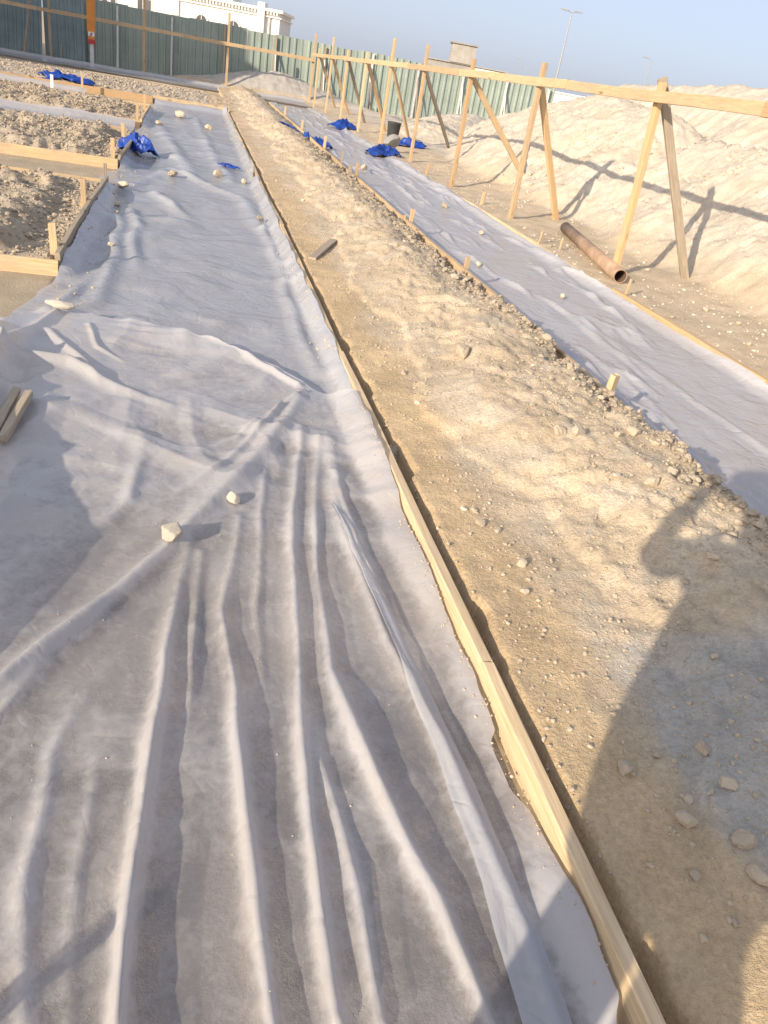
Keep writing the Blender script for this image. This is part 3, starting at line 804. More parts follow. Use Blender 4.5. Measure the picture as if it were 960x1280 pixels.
# ------------------------------------------------------------------ corrugated fence
FY = 37.0
fence = empty('corrugated_fence', (5, FY, 0))
tag(fence, 'tall grey-green corrugated steel fence along the far side of the site', 'fence')
pitch, depth = 0.29, 0.045
def corr(name, w, h, p=pitch, d=depth):
    prof = []
    n = int(round(w / p))
    for k in range(n):
        x = k * p
        prof += [(x, 0), (x + p * 0.62, 0), (x + p * 0.70, -d), (x + p * 0.92, -d)]
    prof.append((n * p, 0))
    V = []; rows = [0, h * 0.5, h]
    for z in rows:
        V += [(x, y, z) for x, y in prof]
    Fc = []
    m = len(prof)
    for r in range(len(rows) - 1):
        for k in range(m - 1):
            Fc.append([r * m + k, r * m + k + 1, (r + 1) * m + k + 1, (r + 1) * m + k])
    me = pyd(name, V, Fc)
    return me
panel_me = corr('panel', 1.16, 2.32)
panel_me.materials.append(M['fence'])
k = 0; x = -4.75
while x < 15.4:
    o = link('panel', panel_me, None, fence)
    o.location = (x - 5, 0.012 * (k % 2), -0.12 + 0.02 * math.sin(k * 1.9) + (0.03 if k % 5 == 0 else 0))
    o.rotation_euler = (random.uniform(-0.006, 0.006), random.uniform(-0.004, 0.004), 0)
    md = o.modifiers.new('thickness', 'SOLIDIFY'); md.thickness = 0.003
    x += 1.155; k += 1
for x in np.arange(-4.9, 15.8, 2.06):
    o = link('fence_post', boxes('fence_post', [(-0.04, 0.04, -0.14, -0.06, -0.1, 2.12 + random.uniform(-0.05, 0.1))]), M['fence_post'] if int(x * 10) % 3 else M['wood_grey'], fence)
    o.location = (x - 5, 0, 0)
    s_ = link('stay', timber('stay', 1.75, 0.05, 0.05, int(x * 10) + 60, 0.001), M['fence_post'] if int(x * 7) % 2 else M['wood_grey'], fence)
    aim(s_, (x - 5 + 0.02, -0.75, 0.0), (x - 5 + 0.02, -0.16, 1.55))
# loose sheets leaning left of the fence
for (x, y, w, h, lab, tx, tz) in ((-9.4, 35.9, 1.74, 2.25, 'dark corrugated sheet leaning at the site corner left of the prop', 0.10, 0.03), (-7.5, 35.7, 2.03, 2.15, 'dark corrugated sheet leaning between wooden prop and orange post', 0.12, 0.02), (-5.45, 36.4, 1.45, 2.2, 'dark corrugated sheet standing between orange post and fence', 0.06, -0.02)):
    me = corr('corrugated_sheet', w, h)
    o = link('corrugated_sheet', me, M['fence_dull'])
    o.location = (x, y, gz(x, y) - 0.05); o.rotation_euler = (-tx, tz, 0.0)
    md = o.modifiers.new('thickness', 'SOLIDIFY'); md.thickness = 0.004
    tag(o, lab, 'metal sheet')
for (a, b, lab) in (((-5.9, 34.5), (-5.75, 35.6), 'brown timber prop leaning on the dark corrugated sheets'), ((-7.6, 34.3), (-7.6, 35.4), 'timber prop at the outermost corrugated sheet')):
    o = link('timber_prop', timber('timber_prop', 2.2, 0.05, 0.16, 77, 0.004), M['wood_grey'])
    aim(o, (a[0], a[1], gz(*a) - 0.05), (b[0], b[1], 2.0)); tag(o, lab, 'timber prop')
# orange post and crossbar with bands, standing in for a probable excavator
exc_frame = empty('excavator_stand_in', (-3.45, 33.4, 0))
tag(exc_frame, 'orange post with crossbar and red and white bands, standing in for an excavator', 'excavator stand-in')
z0 = gz(-3.45, 33.4)
link('post', boxes('post', [(-0.14, 0.14, -0.1, 0.1, 1.15, 2.7)]), M['orange'], exc_frame)
link('crossbar', boxes('crossbar', [(-4.6, -0.14, -0.07, 0.07, 2.24, 2.40)]), M['orange'], exc_frame)
link('lower_post', boxes('lower_post', [(-0.06, 0.06, -0.06, 0.06, z0 - 0.1, 0.78)]), M['fence_post'], exc_frame)
for i, (a, b, mt) in enumerate(((0.78, 0.92, 'red'), (0.92, 1.02, 'orange'), (1.02, 1.15, 'whitep'))):
    link('marker_band', boxes('marker_band', [(-0.105, 0.105, -0.1, 0.1, a, b - 0.001)]), M[mt], exc_frame)
for s_ in (0, 1):
    v = [(-0.06, -0.104, 1.03 + 0.05 * s_), (0.0, -0.104, 1.03 + 0.05 * s_), (0.06, -0.104, 1.08 + 0.05 * s_), (0.0, -0.104, 1.08 + 0.05 * s_)]
    link('stripe', pyd('stripe', v, [[0, 1, 2, 3]]), M['red'], exc_frame)

# ------------------------------------------------------------------ houses, lamps
def arch_window(parent, x, z, w, h, y=-0.0):
    n = 10
    pts = [(-w / 2, 0), (w / 2, 0)] + [(w / 2 * math.cos(a), h - w / 2 + w / 2 * math.sin(a)) for a in np.linspace(0, math.pi, n)]
    wn_ = link('window', pyd('window', [(p[0] * 1.16, yy, p[1] * 1.05 - 0.03) for yy in (-0.14, 0.0) for p in pts],
               [list(range(len(pts)))] + [[i, (i + 1) % len(pts), (i + 1) % len(pts) + len(pts), i + len(pts)] for i in range(len(pts))]), M['white'], parent)
    wn_.location = (x, y, z)
    link('pane', pyd('pane', [(p[0] * 0.92, -0.15, p[1] * 0.96 + 0.02) for p in pts], [list(range(len(pts)))]), M['glass'], wn_)
    link('mullion', boxes('mullion', [(-0.03, 0.03, -0.2, -0.155, 0.02, h * 0.95), (-w / 2 * .9, w / 2 * .9, -0.2, -0.155, h * 0.5, h * 0.5 + 0.06)]), M['white'], wn_)
    return wn_

def place_at(px, dist):
    v = ray(px, VP[1] + TILT * (px - VP[0])); k = dist / v[1]
    return v[0] * k, dist

hx, hy = place_at(286, 104)
house = empty('white_house', (hx, hy, 0), math.radians(-14))
tag(house, 'white villa with arched windows and dentil cornice behind the fence', 'house')
W2 = 5.6; HT = 5.35
link('wall', boxes('wall', [(-W2, W2, 0, 9, -1, HT)]), M['white'], house)
link('cornice', boxes('cornice', [(-W2 - 0.35, W2 + 0.35, -0.4, 9.3, HT, HT + 0.28), (-W2 - 0.2, W2 + 0.2, -0.22, 9.2, HT - 0.55, HT - 0.42)]), M['white'], house)
link('dentil_course', boxes('dentil_course', [(-W2 + i * 0.36, -W2 + i * 0.36 + 0.18, -0.3, -0.003, HT - 0.30, HT - 0.002) for i in range(31)]), M['white'], house)
link('corner_pier', boxes('corner_pier', [(W2 - 2.5, W2 - 1.7, -0.5, 1.5, -1, HT + 0.75)]), M['white'], house)
link('drainpipe', boxes('drainpipe', [(W2 - 1.15, W2 - 1.0, -0.14, -0.003, -1, HT - 0.6)]), M['concrete'], house)
for x in (-3.2, 0.45):
    arch_window(house, x, 1.55, 1.35, 2.35, -0.003)
for i in range(4):
    x = -2.3 + i * 0.75
    link('railing_post', boxes('railing_post', [(x, x + 0.05, 0.6, 0.65, HT + 0.28, HT + 1.25)]), M['steel'], house)
link('railing', boxes('railing', [(-2.6, 0.35, 0.6, 0.65, HT + 1.2, HT + 1.26), (-2.6, 0.35, 0.6, 0.65, HT + 0.8, HT + 0.85)]), M['steel'], house)
link('antenna', boxes('antenna', [(2.35, 2.40, 1.0, 1.05, HT + 0.2, HT + 2.6)]), M['steel'], house)
link('roof_room', boxes('roof_room', [(-5.2, -0.4, 3, 8, HT + 0.2, HT + 2.9)]), M['white'], house)

ax_, ay_ = place_at(172, 116)
annex = empty('white_house', (ax_, ay_, 0), math.radians(-8))
tag(annex, 'lower white house with paired windows behind the villa', 'house')
link('wall', boxes('wall', [(-5.5, 4.9, 0, 8, -1, 5.6)]), M['white'], annex)
link('parapet', boxes('parapet', [(-5.8, 5.2, -0.25, 8.2, 5.6, 5.85)]), M['white'], annex)
for x in (-3.9, -2.9, 0.3, 1.3):
    w_ = link('window', boxes('window', [(x - 0.38, x + 0.38, -0.1, -0.003, 3.0, 4.6)]), M['white'], annex)
    link('pane', boxes('pane', [(x - 0.3, x + 0.3, -0.12, -0.102, 3.08, 4.52)]), M['glass'], w_)
link('grille', boxes('grille', [(4.0 + i * 0.16, 4.05 + i * 0.16, -0.2, -0.15, 2.6, 3.6) for i in range(6)]), M['steel'], annex)

cx_, cy_ = place_at(573, 140)
conc = empty('concrete_building', (cx_, cy_, 0), math.radians(-12))
tag(conc, 'unfinished grey concrete building with roof block beyond the fence', 'building')
link('roof_block', boxes('roof_block', [(-2.1, 1.9, 0, 4, 4.9, 7.55)]), M['concrete'], conc)
link('roof_slab', boxes('roof_slab', [(-2.4, 2.1, -0.3, 4.3, 7.552, 7.75)]), M['concrete'], conc)
link('wall', boxes('wall', [(-5.6, 7.4, 0.5, 9, -1, 4.75)]), M['concrete'], conc)
link('parapet', boxes('parapet', [(-5.9, 7.7, 0.2, 9.2, 4.752, 4.898)]), M['concrete'], conc)
for x in (-4, -1.2, 4.6):
    w_ = link('window', boxes('window', [(x - 0.6, x + 0.6, 0.40, 0.497, 2.6, 3.9)]), M['concrete'], conc)
    link('pane', boxes('pane', [(x - 0.5, x + 0.5, 0.38, 0.398, 2.7, 3.8)]), M['glass'], w_)
bx2, by2 = place_at(608, 118)
low = empty('low_building', (bx2, by2, 0), math.radians(-10))
tag(low, 'low white edged building right of the concrete block', 'building')
link('wall', boxes('wall', [(-1.6, 3.6, 0, 6, -1, 3.9)]), M['concrete'], low)
link('parapet', boxes('parapet', [(-1.8, 3.8, -0.2, 6.2, 3.902, 4.15)]), M['white'], low)
link('door', boxes('door', [(-1.0, -0.3, -0.05, -0.003, 1.0, 3.6)]), M['glass'], low)

dx_, dy_ = place_at(704, 58)
cabin = empty('site_cabin', (dx_, dy_, 0), math.radians(-18))
tag(cabin, 'small white site cabin with a dark window behind the heap', 'cabin')
link('wall', boxes('wall', [(-1.1, 1.7, 0, 2.4, -0.1, 2.3)]), M['white'], cabin)
link('roof', boxes('roof', [(-1.2, 1.8, -0.12, 2.5, 2.302, 2.4)]), M['white'], cabin)
w_ = link('window', boxes('window', [(-0.35, 0.45, -0.05, -0.003, 1.25, 1.95)]), M['whitep'], cabin)
link('pane', boxes('pane', [(-0.28, 0.38, -0.06, -0.052, 1.32, 1.88)]), M['glass'], w_)

def lamp(px, dist, ht, arm, lab):
    x, y = place_at(px, dist)
    o = empty('street_lamp', (x, y, 0)); tag(o, lab, 'street lamp')
    V, Fc = [], []
    for z, r in ((-0.5, 0.11), (ht, 0.05)):
        V += [(r * math.cos(a), r * math.sin(a), z) for a in np.linspace(0, 2 * math.pi, 8, endpoint=False)]
    Fc = [[i, (i + 1) % 8, (i + 1) % 8 + 8, i + 8] for i in range(8)]
    link('pole', pyd('pole', V, Fc, True), M['steel'], o)
    for a in arm:
        s = 1 if a > 0 else -1
        am = link('arm', timber('arm', abs(a), 0.07, 0.07, 3, 0.0), M['steel'], o)
        aim(am, (0, 0, ht - 0.05), (a, 0, ht + 0.12))
        hd = pyd('lamp_head', [(a, -0.14, ht + 0.05), (a + s * 0.75, -0.1, ht + 0.12), (a + s * 0.75, 0.1, ht + 0.12), (a, 0.14, ht + 0.05), (a, -0.1, ht + 0.2), (a + s * 0.75, -0.07, ht + 0.2), (a + s * 0.75, 0.07, ht + 0.2), (a, 0.1, ht + 0.2)],
                 [[0, 1, 2, 3], [4, 5, 6, 7], [0, 1, 5, 4], [1, 2, 6, 5], [2, 3, 7, 6], [3, 0, 4, 7]])
        link('lamp_head', hd, M['steel'], o)
lamp(688, 84, 9.6, (-0.5, 0.3), 'tall street lamp standing behind the small white cabin')
lamp(793, 118, 9.4, (-0.9,), 'street lamp with one long arm beyond the pale heap')
lamp(644, 190, 9.0, (-0.9,), 'distant faint street lamp beyond the low building')

# neighbouring house outside the frame on the left: its shadow lies on the fence and the far strip
nb = empty('neighbour_house', (-15, 30, 0))
tag(nb, 'cream neighbouring house left of the site, shading the fence', 'house')
link('wall', boxes('wall', [(-8, 5.4, -3.6, 8, -0.2, 6.3)]), M['white'], nb)
link('parapet', boxes('parapet', [(-8.2, 5.6, -3.8, 8.2, 6.302, 6.6)]), M['white'], nb)
link('stair_room', boxes('stair_room', [(-3.0, 0.8, -3.0, 0.5, 6.602, 9.3)]), M['white'], nb)
link('water_tank', boxes('water_tank', [(2.6, 4.2, -3.2, -1.9, 6.602, 8.3)]), M['white'], nb)
for i, x in enumerate((-5.5, -2.0, 1.5, 4.0)):
    w_ = link('window', boxes('window', [(x - 0.6, x + 0.6, -3.70, -3.603, 3.6, 5.2)]), M['whitep'], nb)
    link('pane', boxes('pane', [(x - 0.5, x + 0.5, -3.72, -3.702, 3.7, 5.1)]), M['glass'], w_)

# ------------------------------------------------------------------ stones
def ico(sub=1):
    t = (1 + 5 ** 0.5) / 2
    V = [(-1, t, 0), (1, t, 0), (-1, -t, 0), (1, -t, 0), (0, -1, t), (0, 1, t), (0, -1, -t), (0, 1, -t), (t, 0, -1), (t, 0, 1), (-t, 0, -1), (-t, 0, 1)]
    Fc = [(0, 11, 5), (0, 5, 1), (0, 1, 7), (0, 7, 10), (0, 10, 11), (1, 5, 9), (5, 11, 4), (11, 10, 2), (10, 7, 6), (7, 1, 8), (3, 9, 4), (3, 4, 2), (3, 2, 6), (3, 6, 8), (3, 8, 9), (4, 9, 5), (2, 4, 11), (6, 2, 10), (8, 6, 7), (9, 8, 1)]
    V = [np.array(v) / np.linalg.norm(v) for v in V]
    for _ in range(sub):
        mid = {}; nf = []
        def mp(a, b):
            k = (min(a, b), max(a, b))
            if k not in mid:
                v = V[a] + V[b]; V.append(v / np.linalg.norm(v)); mid[k] = len(V) - 1
            return mid[k]
        for a, b, c in Fc:
            x, y, z = mp(a, b), mp(b, c), mp(c, a)
            nf += [(a, x, z), (b, y, x), (c, z, y), (x, y, z)]
        Fc = nf
    return np.array(V), np.array(Fc)
I1, I2, I3 = ico(1), ico(2), ico(3)

def stone_shape(seed_, base):
    r = np.random.default_rng(seed_)
    V, Fc = base
    V = V.copy()
    for _ in range(int(r.integers(10, 16))):          # chip flat facets off
        n = r.normal(size=3); n /= np.linalg.norm(n); c = r.uniform(0.55, 0.9)
        d = V @ n; V = V - np.maximum(d - c, 0)[:, None] * n * 0.9
    V = V * (1 + (0.05 if len(V) < 200 else 0.018) * r.normal(size=(len(V), 1)))
    V = V * np.array([1.0, r.uniform(0.65, 0.95), r.uniform(0.5, 0.8)])
    return V, Fc
S_ME = []
for i in range(10):
    V, Fc = stone_shape(i + 300, I2)
    S_ME.append(mesh_np('stone', V, Fc, False))
S_PALE = []
for i in range(4):
    V, Fc = stone_shape(i + 50, I3)
    S_PALE.append(mesh_np('stone', V, Fc, True))
for m_ in S_ME: m_.materials.append(M['stone'])
for m_ in S_PALE: m_.materials.append(M['pale'])
def stone(x, y, z, r, label, group=None, pale=False, sink=0.3, i=None, name='stone'):
    me = random.choice(S_PALE if pale else S_ME)
    o = link(name, me)
    o.scale = (r, r, r); o.rotation_euler = (random.uniform(-0.3, 0.3), random.uniform(-0.3, 0.3), random.uniform(0, 6.28))
    o.location = (x, y, z + r * 0.62 * (1 - sink))
    return tag(o, label, 'stone', group)

def zs(f, x, y): return float(f(np.array([[x]]), np.array([[y]]))[0, 0])
# stones holding down the sheets
def on_sheet(px, py, r, f, lab, dz=0.0):
    x, y = gp(px, py, 0.03)
    return stone(x, y, zs(f, x, y) + dz, r * (0.72 if y > 5 else 1.0), lab, None, y < 8, 0.2)
on_sheet(215, 682, 0.048, z_near, 'larger pale stone weighing down the folded sheet')
on_sheet(291, 632, 0.034, z_near, 'smaller pale stone on the folded sheet above the larger one')
o = on_sheet(76, 400, 0.068, z_near, 'flat oblong stone on the sheet corner below the soil heap', 0.0)
o.scale = (0.085, 0.06, 0.05); o.rotation_euler = (0, 0.1, 0.1)
for (px, py, r, lab) in ((139, 308, 0.05, 'round white stone on the sheet in the shade of the weathered board'), (146, 268, 0.045, 'lower of two white stones tucked at the weathered board'), (147, 256, 0.06, 'upper of two white stones tucked at the weathered board'),
                         (325, 278, 0.075, 'pale stone on the sheet edge touching the sand ridge board'), (273, 220, 0.11, 'block like stone on the far sheet below the blue strip'), (216, 222, 0.11, 'pale stone on the far sheet left of the block like one'),
                         (153, 238, 0.10, 'brown stone at the mouth of the bare side trench'), (225, 146, 0.20, 'large pale stone at the far end of the wide sheet'), (260, 161, 0.12, 'small stone near the far right edge of the wide sheet'), (199, 155, 0.12, 'small stone near the far left edge of the wide sheet'), (305, 228, 0.08, 'small stone on the wide sheet beside the ridge board')):
    on_sheet(px, py, r, z_far, lab)
for (px, py, r, lab) in ((601, 292, 0.075, 'pale stone midway on the narrow sheet opposite the paired stakes'), (598, 331, 0.06, 'pale stone on the narrow sheet near the single stake'), (703, 371, 0.055, 'stone on the narrow sheet close to the steel pipe'), (555, 258, 0.08, 'far pale stone on the narrow sheet under the rail'), (455, 213, 0.12, 'pale stone on the narrow sheet near the blue bags')):
    on_sheet(px, py, r, z_right, lab)

# named stones on the sand ridge
NAMED = [(576, 443, 0.085, 'big stone half sunk in the top of the sand ridge'), (722, 542, 0.060, 'round boulder at the crumbled ridge edge left of its twin stone by the stub'), (697, 541, 0.055, 'rounded stone beside the boulder at the crumbled edge'),
         (790, 543, 0.050, 'flat stone on the crumbled edge next to the stake stub'), (839, 592, 0.045, 'upright pale stone on the crumbled edge in sun'), (814, 607, 0.050, 'blocky stone below the upright pale stone'),
         (862, 622, 0.05, 'stone at the crumbled edge right where the shadow starts'), (652, 706, 0.034, 'lone stone with sharp shadow on the bare sand'), (622, 664, 0.026, 'right stone of the little cluster on the sand'),
         (600, 656, 0.034, 'largest stone of the little cluster on the sand'), (592, 640, 0.022, 'top stone of the little cluster on the sand'), (655, 742, 0.028, 'stone below the lone stone on bare sand'), (515, 680, 0.026, 'small stone lodged against the pale board'),
         (505, 468, 0.035, 'stone on the grey patch of the ridge'), (590, 826, 0.018, 'tiny pale stone beside the board and its shadow gap'), (573, 828, 0.014, 'tiny stone touching the board edge'),
         (930, 1055, 0.045, 'pale flat stone in the shadow near a larger pale one'), (878, 940, 0.035, 'brown stone half buried in the shadow'), (905, 985, 0.04, 'long stone half buried in the shadow'), (780, 965, 0.04, 'broad pale stone at the shadow edge'), (855, 1030, 0.04, 'rounded stone amid grey fines in shadow'),
         (950, 1100, 0.045, 'stone in the shadow under the long stone'), (860, 1000, 0.02, 'small white stone in the shadow'), (918, 1155, 0.015, 'tiny white chip on grey shaded fines'), (820, 945, 0.022, 'small flat chip near the shadow edge'), (890, 700, 0.04, 'clod in the top corner of the shadow')]
for (px, py, r, lab) in NAMED:
    x, y, z = pix(px, py)
    stone(x, y, z, r * 0.82, lab, 'stones on the sand ridge', False, 0.6)
# dark clod stuck in the gap by the board
x, y, z = pix(482, 580)
o = stone(x, y, z - 0.01, 0.075, 'dark crumbly clod stuck in the gap beside the pale board', None, False, 0.1, name='soil_clod')
o.data = mesh_np('soil_clod', stone_shape(91, I3)[0] * (1 + 0.10 * rng.normal(size=(len(I3[0]), 1))), I3[1], False)
o.data.materials.append(M['clod'])
def free(x, y): return 1.03 < x < 2.46
def zone(x, y):
    a = 'by the pale board' if x < 1.3 else ('on the ridge top' if x < 2.1 else 'in the crumbled ridge edge')
    b = 'near the person shadow' if y < 2.2 else ('before the dark clod' if y < 3.2 else ('level with the stake stub' if y < 4.6 else ('before the grey offcut' if y < 7 else 'beyond the grey offcut')))
    return 'small loose stone %s, %s' % (a, b)
cnt = 0
while cnt < 110:
    y = 0.7 + 11 * rng.random() ** 1.6
    x = 1.03 + 1.4 * rng.random() ** 0.75 if rng.random() < 0.5 else rng.uniform(2.15, 2.45)
    r = rng.uniform(0.010, 0.020) * (1 + 0.6 * (x > 2.15)) * (1 + 0.05 * y)
    stone(x, y, gz(x, y), r, zone(x, y), 'small stones scattered on the sand ridge', rng.random() < 0.1, 0.55); cnt += 1
for _ in range(28):
    x, y = rng.uniform(4.4, 6.4), rng.uniform(5.5, 15)
    stone(x, y, gz(x, y), rng.uniform(0.015, 0.04), 'pale stone lying on the sand under the timber rail', 'stones under the timber rail', False, 0.45)

# gravel and clods too small to count
def scatter(name, pts, rad, mat, base=I1, nvar=6, kindlabel=None):
    shapes = [stone_shape(200 + i, base)[0] for i in range(nvar)]
    nv = len(base[0]); n = len(pts)
    V = np.empty((n, nv, 3)); a = rng.random(n) * 6.283; w = rng.integers(0, nvar, n)
    for k in range(nvar):
        i = np.where(w == k)[0]
        s = shapes[k][None] * rad[i][:, None, None]
        ca_, sa_ = np.cos(a[i])[:, None], np.sin(a[i])[:, None]
        V[i, :, 0] = s[:, :, 0] * ca_ - s[:, :, 1] * sa_; V[i, :, 1] = s[:, :, 0] * sa_ + s[:, :, 1] * ca_; V[i, :, 2] = s[:, :, 2]
    V += pts[:, None, :]
    Q = base[1][None] + (np.arange(n) * nv)[:, None, None]
    o = link(name, mesh_np(name, V.reshape(-1, 3), Q.reshape(-1, 3), False), mat)
    return tag(o, kindlabel, 'gravel', None, 'stuff')
I0 = ico(0)
def pts_on(x, y, r, up=0.15):
    return np.stack([x, y, ground_z(x, y) + r * up], -1)
n = 14000
y = 0.5 + 14 * rng.random(n) ** 1.8; x = 1.02 + 1.42 * rng.random(n) ** 0.85
keep = fbm(x, y, 1.6, 3, s=5) + 0.5 * rng.random(n) > 0.05
x, y = x[keep], y[keep]; r = 0.0025 + 0.009 * rng.random(len(x)) ** 3 + 0.0005 * y
scatter('gravel', pts_on(x, y, r), r, M['stone'], I0, 6, 'fine gravel strewn over the sand ridge')
n = 9000
y = 1.2 + 16 * rng.random(n) ** 1.5; x = 2.32 + 0.085 * rng.normal(size=n)
k_ = (x < 2.47) & (fbm(x, y, 1.4, 2, s=15) > -0.45 + 0.5 * (y > 6) * (x > 2.3)); x, y = x[k_], y[k_]; r = 0.004 + 0.024 * rng.random(len(x)) ** 4 + 0.0006 * y
scatter('gravel', pts_on(x, y, r, 0.3), r, M['grit'], I0, 6, 'crumbled grey soil and grit along the ridge edge')
P_, R_ = [], []
for (a, b) in BAYS:
    n = 5200
    y = rng.uniform(a + 0.05, b - 0.05, n); x = -0.93 - 3.2 * rng.random(n) ** 1.2 - (0.0)
    r = 0.006 + 0.024 * rng.random(n) ** 3.5 + 0.0006 * y
    P_.append(pts_on(x, y, r, 0.25)); R_.append(r)
n = 3500
y = rng.uniform(23, 30, n); x = rng.uniform(-9, 0.5, n); r = 0.02 + 0.05 * rng.random(n) ** 3
P_.append(pts_on(x, y, r, 0.25)); R_.append(r)
scatter('soil_clods', np.concatenate(P_), np.concatenate(R_), M['clod'], I0, 8, 'grey brown clods covering the dug soil heaps')
n = 5200
x = rng.uniform(4.3, 9.0, n); y = 4.5 + 17 * rng.random(n) ** 1.2
k_ = fbm(x, y, 1.0, 3, s=25) + 0.5 * rng.random(n) > 0.18; x, y = x[k_], y[k_]; r = 0.006 + 0.022 * rng.random(len(x)) ** 3
scatter('gravel', pts_on(x, y, r), r, M['pale'], I0, 6, 'pale grit scattered over the sand heap and verge')
n = 1800
x = rng.uniform(5.8, 8.6, n); y = rng.uniform(4.5, 15, n)
k_ = fbm(x, y, 0.8, 3, s=45) + 0.3 * rng.random(n) > 0.22; x, y = x[k_], y[k_]; r = 0.012 + 0.05 * rng.random(len(x)) ** 3
scatter('gravel', pts_on(x, y, r, 0.1), r, M['pale'], I1, 6, 'pale lumps in the face of the sand heap')
n = 500
y = rng.uniform(0.9, 9, n); x = 0.972 + 0.028 * rng.random(n); r = 0.003 + 0.010 * rng.random(n) ** 3
scatter('gravel', pts_on(x, y, r, 0.5), r, M['clod'], I0, 6, 'grit fallen into the gap beside the pale board')

def on_film(f, x, y, r): return np.stack([x, y, f(x, y) + r * 0.3], -1)
n = 260
y = rng.uniform(0.7, 3.6, n); x = 0.895 - 0.05 * rng.random(n) ** 2; r = 0.002 + 0.005 * rng.random(n) ** 3
x2 = rng.uniform(-0.6, 0.85, 260); y2 = rng.uniform(0.7, 4.2, 260)
x, y = np.concatenate([x, x2]), np.concatenate([y, y2]); r = np.concatenate([r, 0.0015 + 0.003 * rng.random(260) ** 3])
scatter('grit', on_film(z_near, x, y, r), r, M['stone'], I0, 6, 'grit fallen on the folded plastic sheet')
n = 1500
y = 2 + 16 * rng.random(n); x = 2.53 + 0.16 * rng.random(n) ** 2.5; r = 0.004 + 0.012 * rng.random(n) ** 3
scatter('grit', on_film(z_right, x, y, r), r, M['grit'], I0, 6, 'soil crumbs fallen on the edge of the narrow sheet')
n = 600
y = 4.4 + 17 * rng.random(n); x = np.where(rng.random(n) < 0.5, 0.88 - 0.12 * rng.random(n) ** 2, -0.78 + 0.2 * rng.random(n) ** 2); r = 0.004 + 0.012 * rng.random(n) ** 3
scatter('grit', on_film(z_far, x, y, r), r, M['stone'], I0, 6, 'sand crumbs along both edges of the long pale sheet')

# ------------------------------------------------------------------ wood scraps, pipe, blue plastic, bucket
def scrap(p, q, w, h, mat, lab, roll=0.0):
    seed[0] += 1
    o = link('wood_offcut', timber('wood_offcut', (Vector(q) - Vector(p)).length, w, h, seed[0], 0.002, 0.004), M[mat])
    aim(o, p, q, roll); return tag(o, lab, 'wood offcut')
def sp(px, py, z, up=0.0):
    x, y = gp(px, py, z); return (x, y, z + up)
za = zs(z_near, -0.74, 3.15)
scrap((-0.735, 3.02, za + 0.03), (-0.715, 3.46, zs(z_near, -0.715, 3.46) + 0.035), 0.035, 0.03, 'wood_grey', 'left one of two grey offcuts on the raised sheet edge', 0.2)
scrap((-0.69, 3.0, zs(z_near, -0.69, 3.0) + 0.03), (-0.655, 3.42, zs(z_near, -0.655, 3.42) + 0.035), 0.035, 0.03, 'wood_grey', 'right one of two grey offcuts on the raised sheet edge', -0.1)
a = pix(390, 325); b = pix(417, 303)
scrap((a[0], a[1], a[2] + 0.015), (b[0], b[1], b[2] + 0.02), 0.07, 0.022, 'wood_grey', 'short flat grey offcut lying on the sand ridge')
c1 = gp(80, 405, 0.03)

# steel pipe
pa, pb = np.array([5.12, 10.35, 0]), np.array([4.50, 7.52, 0])
pa[2] = gz(pa[0], pa[1]) + 0.08; pb[2] = gz(pb[0], pb[1]) + 0.075
pipe = empty('steel_pipe', tuple(pb)); tag(pipe, 'rusty brown steel pipe with open end lying under the rail', 'pipe')
def tube(name, r0, r1, L, mat, parent, n=28):
    V, Fc = [], []
    for x, r in ((0, r0), (L, r0), (L, r1), (0, r1)):
        V += [(x, r * math.cos(a), r * math.sin(a)) for a in np.linspace(0, 2 * math.pi, n, endpoint=False)]
    for k in range(4):
        for i in range(n):
            j = (i + 1) % n; m = (k + 1) % 4
            Fc.append([k * n + i, m * n + i, m * n + j, k * n + j])
    o = link(name, pyd(name, V, Fc, False), mat, parent)
    for p in o.data.polygons: p.use_smooth = abs(p.normal.x) < 0.5
    return o
Lp = float(np.linalg.norm(pa - pb))
t1 = tube('pipe_wall', 0.072, 0.064, Lp, M['pipe'], pipe)
t2 = tube('pipe_lining', 0.0638, 0.063, Lp - 0.02, M['pipe_in'], pipe)
for t_ in (t1, t2): aim(t_, (0, 0, 0), tuple(pa - pb))

def tarp(px, py, L, Wd, hgt, rz, lab, sd, dz=0.0, z=None, xy=None):
    x, y = xy if xy else gp(px, py, 0.05)
    base = max(gz(x, y), 0.0) if z is None else z
    L *= 0.72; Wd *= 0.72; hgt *= 0.6
    n = 46
    u, v = np.meshgrid(np.linspace(-1, 1, n), np.linspace(-1, 1, n))
    r = np.sqrt(u * u + v * v) * (1 + 0.35 * fbm(u, v, 1.5, 3, s=sd))
    X = u * L / 2 * (1 + 0.35 * fbm(u, v, 1.4, 2, s=sd + 3)); Y = v * Wd / 2 * (1 + 0.45 * fbm(u, v, 1.4, 2, s=sd + 5))
    Z = hgt * np.clip(1.15 - r, 0, 1) ** 0.7 * (0.45 + 0.55 * ridged(u, v, 1.5, 3, s=sd)) + 0.03 * ridged(u, v, 3.5, 2, s=sd + 9) * np.clip(1.3 - r, 0, 1)
    c, s = math.cos(rz), math.sin(rz)
    Xw = x + X * c - Y * s; Yw = y + X * s + Y * c
    Zg = np.maximum(ground_z(Xw, Yw), 0.02) if z is None else z
    me = mesh_np('blue_plastic', np.stack([X * c - Y * s, X * s + Y * c, np.maximum(Z, 0) + Zg + 0.02 - base], -1).reshape(-1, 3), grid_quads(n, n))
    o = link('blue_plastic', me, M['blue']); o.location = (x, y, base)
    md = o.modifiers.new('thickness', 'SOLIDIFY'); md.thickness = 0.004
    tag(o, lab, 'plastic scrap'); return o
tarp(84, 106, 1.7, 0.6, 0.42, 0.10, 'long crumpled blue plastic scrap in front of the sand bank', 1)
